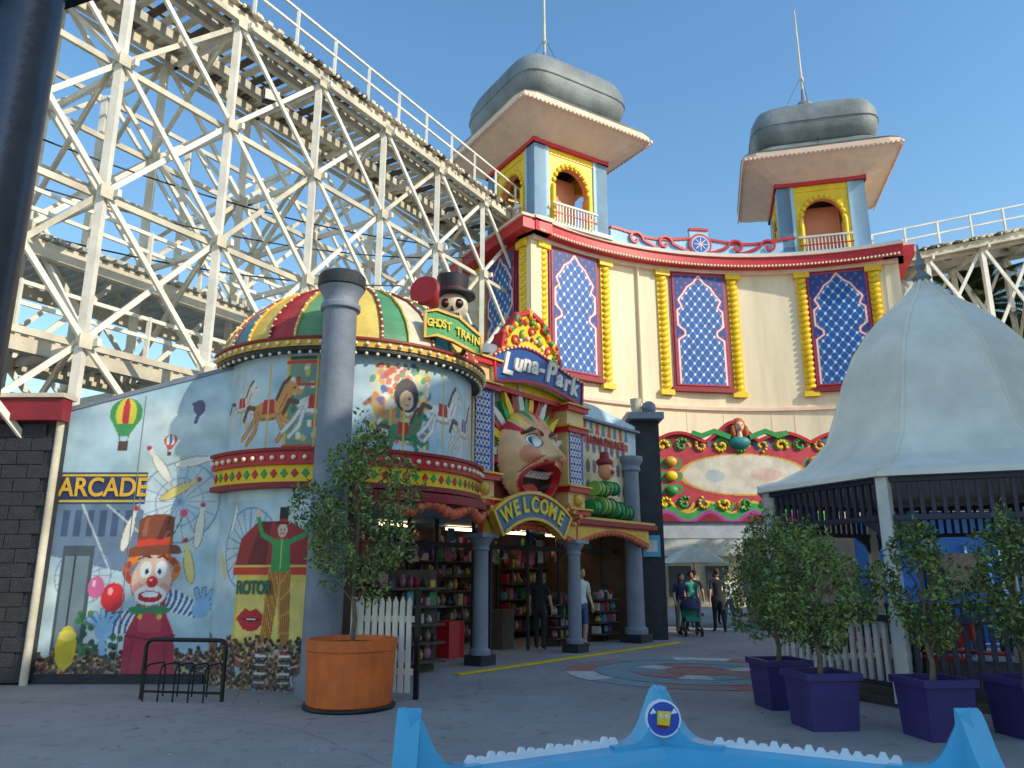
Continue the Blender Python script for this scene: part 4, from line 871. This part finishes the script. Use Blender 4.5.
b.box((12.4,19.7,3.3),(6,1.2,.14),WHITE2); b.box((11.2,19.93,1.6),(1.6,.1,1.1),DGREY); b.box((13.6,19.93,1.6),(1.6,.1,1.1),DGREY); b.build('game_booth')
b=MB(); 
for i in range(16): b.box((7.6+i*.45,16.5,.6),(.06,.05,1.2),BB)
b.box((11,16.5,1.2),(7,.07,.07),BB); b.box((11,16.5,.2),(7,.06,.06),BB); b.box((11,16.6,.65),(7,.03,.8),mat('blue_mesh_panel',(60,140,220),.5)); b.build('blue_fence')
# ================================================================ FENCE, BIKE RACK
b=MB(); f=Fr((-2.15,11.2,0),(.93,-.3,0))
for i in range(8):
    x=.02+i*.105; b.prism(f,[(x,.08),(x+.07,.08),(x+.07,1.24),(x+.035,1.32),(x,1.24)],0,.025,WHITE)
b.fbox(f,0,.86,.3,.38,-.04,-.002,WHITE); b.fbox(f,0,.86,.98,1.06,-.04,-.002,WHITE); b.fbox(f,.88,.94,0,1.42,-.04,.02,BLACK); b.fbox(f,-.1,-.02,0,1.3,-.05,.03,WHITE)
b.build('picket_fence')
b=MB(); A=Vector((-4.95,10.95,0)); B=Vector((-3.8,10.75,0))
def bend(a,c_,h,r=.022):
    a=Vector(a);c_=Vector(c_); d=(c_-a); n=[a]; 
    for k in range(7): t=math.pi/2*k/6; n.append(a+Z*(h-.1+.1*math.sin(t))+d.normalized()*.1*(1-math.cos(t)))
    for k in range(7): t=math.pi/2*(1-k/6); n.append(c_+Z*(h-.1+.1*math.sin(t))-d.normalized()*.1*(1-math.cos(t)))
    n.append(c_); b.tube(n,r,BLACK,8)
bend(A,B,.76,.028); off=Vector((.05,.32,0))
for i in range(5):
    p=A.lerp(B,(i+.6)/5.4); bend(p-off*.5,p+off*.9,.45,.012)
b.beam(A+Z*.1,B+Z*.1,.03,.03,BLACK); b.build('bike_rack')
# ================================================================ BLUE KIDDIE RIDE BASIN (six-sided)
b=MB(); NB=6; RB=1.24; bc=Vector((.67,2.52,0)); DZ=.03; AQ=mat('aqua_fibreglass',(96,186,222),.22,.15,2,.03); AQ2=mat('deep_aqua',(60,150,200),.3,.15); WP=mat('white_icing',(244,246,248),.4,.08)
def ring(r,z): return [bc+Vector((r*math.cos(math.radians(90+360/NB*k)),r*math.sin(math.radians(90+360/NB*k)),z)) for k in range(NB)]
vr=ring(RB,DZ)
for (r0,z0,r1,z1,m) in ((.9,0,RB+.02,.5,AQ2),(RB+.02,.5,RB+.07,.85,AQ),(RB+.07,.85,RB+.03,.89,AQ),(RB+.03,.89,RB-.1,.87,AQ),(RB-.1,.87,RB-.14,.83,AQ),(RB-.14,.83,RB-.2,.7,AQ),(RB-.2,.7,.01,.66,AQ)):
    a=ring(r0,z0);c_=ring(r1,z1)
    for k in range(NB): b.add([a[k],a[(k+1)%NB],c_[(k+1)%NB],c_[k]],[(0,1,2,3)],m)
for k in range(NB):
    p,q=vr[k],vr[(k+1)%NB]; d=(q-p).normalized(); L=(q-p).length; f=Fr(p,d)
    if f.N.dot(bc-p)>0: f=Fr(q,-d)
    P=[(-.03,.82)]+[(x,.86+.22*math.exp(-(x/.095)**2)) for x in np.linspace(-.0,.3,14)]+[(.3,.82)]
    b.prism(f,P,-.06,.03,AQ); P=[(L-x,z) for x,z in P]; b.prism(f,P,-.06,.031,AQ)
    n=16; W=(L-.5)/n; P=[(.25,.84)]
    for i in range(n):
        x=.25+i*W; hh=.008*math.sin(i*2.1); P+=[(x+W*.12,.873),(x+W*.3,.886+hh),(x+W*.7,.886+hh),(x+W*.88,.873),(x+W*.99,.868)]
    P.append((L-.25,.84)); P+=[(L-.25,.835)]
    for i in range(n): P+=[(L-.25-W*(i+.5),.825+.006*math.sin(i*1.7)),(L-.25-W*(i+1),.84)]
    b.prism(f,P,-.02,.0,WP)
e=Fr((bc.x,bc.y+RB-.075,.985),(1,0,0)); b.prism(e,cir(.078),0,.03,WP); b.prism(e,cir(.07),.03,.033,BLUE)
b.prism(e,[(-.03,-.022),(.024,-.028),(.034,.03),(-.026,.034)],.033,.038,YEL); b.ell(e.p(-.01,.012,.04),(.01,.003,.01),WHITE,8,e); b.ell(e.p(.014,.012,.04),(.01,.003,.01),WHITE,8,e); b.prism(e,[(-.025,-.035),(.022,-.04),(.024,-.026),(-.03,-.02)],.033,.037,DRED)
for sx in (-.045,.048): b.prism(e,[(sx-.015,.02),(sx+.015,.025),(sx,.045)],.033,.036,WP)
b.build('kiddie_ride_basin',None,.005)
# ================================================================ PEOPLE
SKIN=[mat('skin_a',(214,170,140),.5,.08),mat('skin_b',(150,104,78),.5,.08)]
def person(x,y,z,rz,h,shirt,trous,hair,skin=0,longh=False,shorts=False,walk=.0,bend_=0.,bag=None):
    sk=SKIN[skin]; k=h/1.75
    J={'pel':(0,0,.95,.13,.10),'wst':(0,-.01-bend_*.2,1.1,.125,.09),'chs':(0,-.02-bend_*.5,1.3,.155,.1),'nkb':(0,-.02-bend_*.8,1.46,.07,.065),'nk':(0,-.03-bend_*.95,1.53,.05,.05)}
    for s,t in ((-1,'L'),(1,'R')):
        w=walk*s
        J['hp'+t]=(s*.09,0,.88,.095,.095); J['kn'+t]=(s*.1,-.03-w*.6,.5,.065,.065); J['an'+t]=(s*.1,.03-w*1.3+abs(w)*.1,.1,.042,.045); J['to'+t]=(s*.12,-.14-w*1.3,.04,.04,.03)
        J['sh'+t]=(s*.17,-.02-bend_*.75,1.41,.062,.062); J['el'+t]=(s*.235,.0+w*.6-bend_*.8,1.12,.043,.043); J['wr'+t]=(s*.25,-.1+w*.9-bend_*1.1,.9,.028,.03); J['hd'+t]=(s*.25,-.13+w*.95-bend_*1.1,.83,.03,.038)
    E=[('pel','wst'),('wst','chs'),('chs','nkb'),('nkb','nk')]
    for t in 'LR': E+=[('pel','hp'+t),('hp'+t,'kn'+t),('kn'+t,'an'+t),('an'+t,'to'+t),('chs','sh'+t),('sh'+t,'el'+t),('el'+t,'wr'+t),('wr'+t,'hd'+t)]
    K=list(J); me=bpy.data.meshes.new('t'); me.from_pydata([J[q][:3] for q in K],[(K.index(a),K.index(c_)) for a,c_ in E],[])
    o=bpy.data.objects.new('t',me); COL.objects.link(o); md=o.modifiers.new('s','SKIN'); 
    if not me.skin_vertices: me.skin_vertices.new()
    for i,q in enumerate(K): me.skin_vertices[0].data[i].radius=J[q][3:5]
    me.skin_vertices[0].data[0].use_root=True
    md2=o.modifiers.new('u','SUBSURF'); md2.levels=2; md2.render_levels=2
    bpy.context.view_layer.update(); dg=bpy.context.evaluated_depsgraph_get(); ev=o.evaluated_get(dg); em=ev.to_mesh()
    V=[tuple(v.co) for v in em.vertices]; PF=[(list(p.vertices),p.center.copy()) for p in em.polygons]
    b=MB(); cat={}
    for f_,c_ in PF:
        arm=abs(c_.x)>.195 and c_.z<1.36
        if c_.z<.085: m=BLACK
        elif not arm and c_.z<(.96): m=sk if (shorts and c_.z<.5) else trous
        elif arm: m=sk if c_.z<1.2 else shirt
        elif c_.z>1.475: m=sk
        else: m=shirt
        cat.setdefault(m.name,(m,[]))[1].append(f_)
    ev.to_mesh_clear(); bpy.data.objects.remove(o)
    for m,F_ in cat.values(): b.add(V,F_,m,True)
    hx=Vector((0,-.05-bend_*1.1,1.645)); b.ell(hx,(.075,.092,.115),sk,16); b.ell(hx+Vector((0,.02,.03)),(.085,.1,.105),hair,14); b.ell(hx+Vector((0,-.09,-.01)),(.013,.02,.02),sk,8); b.ell(hx+Vector((0,-.02,-.04)),(.066,.08,.075),sk,12)
    for s in (-1,1): b.ell(hx+Vector((s*.03,-.082,.01)),(.012,.01,.008),WHITE,8); b.ell(hx+Vector((s*.03,-.09,.01)),(.006,.005,.006),BLACK,6); b.ell(hx+Vector((s*.077,0,0)),(.012,.02,.03),sk,8)
    b.ell(hx+Vector((0,-.086,-.05)),(.024,.01,.007),RED,8)
    if longh: b.ell(hx+Vector((0,.07,-.12)),(.09,.055,.2),hair,12)
    for s,t in ((-1,'L'),(1,'R')):
        p=Vector(J['hd'+t][:3])
        for i in range(4):
            q=p+Vector((0,-.022+.015*i,-.02)); l=[.06,.072,.068,.052][i]; b.tube([q,q+Vector((-s*.004,-.002,-l*.55)),q+Vector((-s*.018,-.004,-l)) ],[.009,.0085,.006],sk,6)
        b.tube([p+Vector((0,-.025,.02)),p+Vector((-s*.01,-.05,-.01)),p+Vector((-s*.015,-.055,-.035))],[.011,.009,.007],sk,6)
    if bag: b.ell((0,.15,1.2),(.14,.09,.2),bag,12)
    o=b.build('person'); o.location=(x,y,z); o.rotation_euler=(0,0,rz); o.scale=(k,k,k); return o
T=lambda n,c_:mat(n,c_,.8,.15)
blk=T('cloth_black',(36,36,42)); wht=T('cloth_white',(226,226,222)); nav=T('cloth_navy',(50,58,92)); den=T('denim',(80,100,140)); grn=T('cloth_teal',(60,150,130)); dkh=T('dark_hair',(34,24,20)); brh=T('brown_hair',(80,54,34)); kh=T('cloth_khaki',(160,144,114))
person(.62,17.9,0,2.9,1.7,blk,blk,dkh,0,True,walk=.08); person(1.62,18.75,0,.5,1.78,wht,den,brh,0,shorts=True)
person(5.3,23.6,0,.2,1.7,grn,blk,dkh,1,walk=.1); person(5.65,24.6,0,2.8,1.75,blk,nav,dkh,0,bag=nav); person(6.0,23.2,0,3.1,1.78,blk,blk,brh,0,walk=.14); person(6.45,23.8,0,.1,1.7,wht,den,dkh,1,walk=.1); person(4.75,22.6,0,.3,1.66,nav,kh,brh,0,True,bend_=.1); person(5.2,30,0,.3,1.7,wht,nav,brh,0); person(6.9,27,0,2.7,1.7,wht,blk,brh,0,walk=.1); person(5.0,26.5,0,.1,1.2,RED,den,brh,0,walk=.08)
# pram pushed by the bending figure
b=MB(); px,py=4.9,22.0
for sx in (-.22,.22):
    for sy in (-.3,.3):
        b.cyl((px+sx-.02,py+sy,.12),(px+sx+.02,py+sy,.12),.12,.12,BLACK,16); b.cyl((px+sx-.025,py+sy,.12),(px+sx+.025,py+sy,.12),.04,.04,STEEL,8)
    b.cyl((px+sx,py-.3,.12),(px+sx,py+.45,1.0),.015,.015,STEEL,6); b.cyl((px+sx,py+.3,.12),(px+sx,py-.1,.6),.015,.015,STEEL,6)
b.cyl((px-.22,py+.45,1.0),(px+.22,py+.45,1.0),.02,.02,BLACK,8)
b.prism(Fr((px,py,0),(0,1,0)),[(-.35,.4),(.15,.35),(.28,.85),(.2,.88),(.08,.5),(-.35,.5)],-.2,.2,grn)
b.lathe((px,py+.08,.72),[(.26,0),(.24,.12),(.16,.24),(.02,.28)],nav,16); b.build('pram')
# ================================================================ UNSEEN SHADE BLOCKER (beside the viewpoint), DISTANT TREES
b=MB(); PW=mat('shade_blocker_wall',(240,228,208),.8,.2)
b.box((17.5,-2,8.25),(5,25,16.5),PW); b.box((17.5,12.6,7.2),(5,4,14.4),PW)  # unseen blocks, added and sized to throw shade over the courtyard
for i in range(8):
    for j in range(4): b.box((14.98,-13+i*3,2.5+j*3.6),(.06,1.4,2),DGREY)
b.build('shade_blocker')
b=MB()
for i in range(70):
    x=-90+i*3.2; y=75+8*math.sin(i*1.3); r=R_.uniform(2.5,4.5); leaves(b,[((x,y,r*.9),(r,r,r*.9))],140,1.1,LV,asp=.8)
b.build('distant_trees')
# ================================================================ LIGHT, SKY, CAMERA
el=math.radians(32); az=math.radians(120)
w=bpy.data.worlds.new('World'); S.world=w; w.use_nodes=True; nt=w.node_tree; bg=nt.nodes['Background']; sk=nt.nodes.new('ShaderNodeTexSky'); sk.sky_type='NISHITA'; sk.sun_disc=False; sk.sun_elevation=el; sk.sun_rotation=az; sk.altitude=0; sk.air_density=1.5; sk.dust_density=.5; sk.ozone_density=2.6
hs=nt.nodes.new('ShaderNodeHueSaturation'); hs.inputs['Saturation'].default_value=1.22; hs.inputs['Value'].default_value=1.4
nt.links.new(sk.outputs[0],hs.inputs['Color']); nt.links.new(hs.outputs[0],bg.inputs[0]); bg.inputs[1].default_value=.15
L=bpy.data.lights.new('sun','SUN'); L.energy=3.9; L.angle=math.radians(.5); L.color=(1,.9,.73); lo=bpy.data.objects.new('sun',L); COL.objects.link(lo)
sd=Vector((math.sin(az)*math.cos(el),math.cos(az)*math.cos(el),math.sin(el))); lo.rotation_euler=sd.to_track_quat('Z','Y').to_euler()
cam=bpy.data.cameras.new('cam'); cam.lens=27.0; cam.sensor_width=36; cam.clip_end=3000; cam.clip_start=.05
co=bpy.data.objects.new('camera',cam); COL.objects.link(co); co.location=(0,0,1.6); co.rotation_euler=(math.radians(90+14),0,0); S.camera=co
S.view_settings.view_transform='Standard'; S.view_settings.look='None'; S.view_settings.exposure=0; S.view_settings.gamma=1
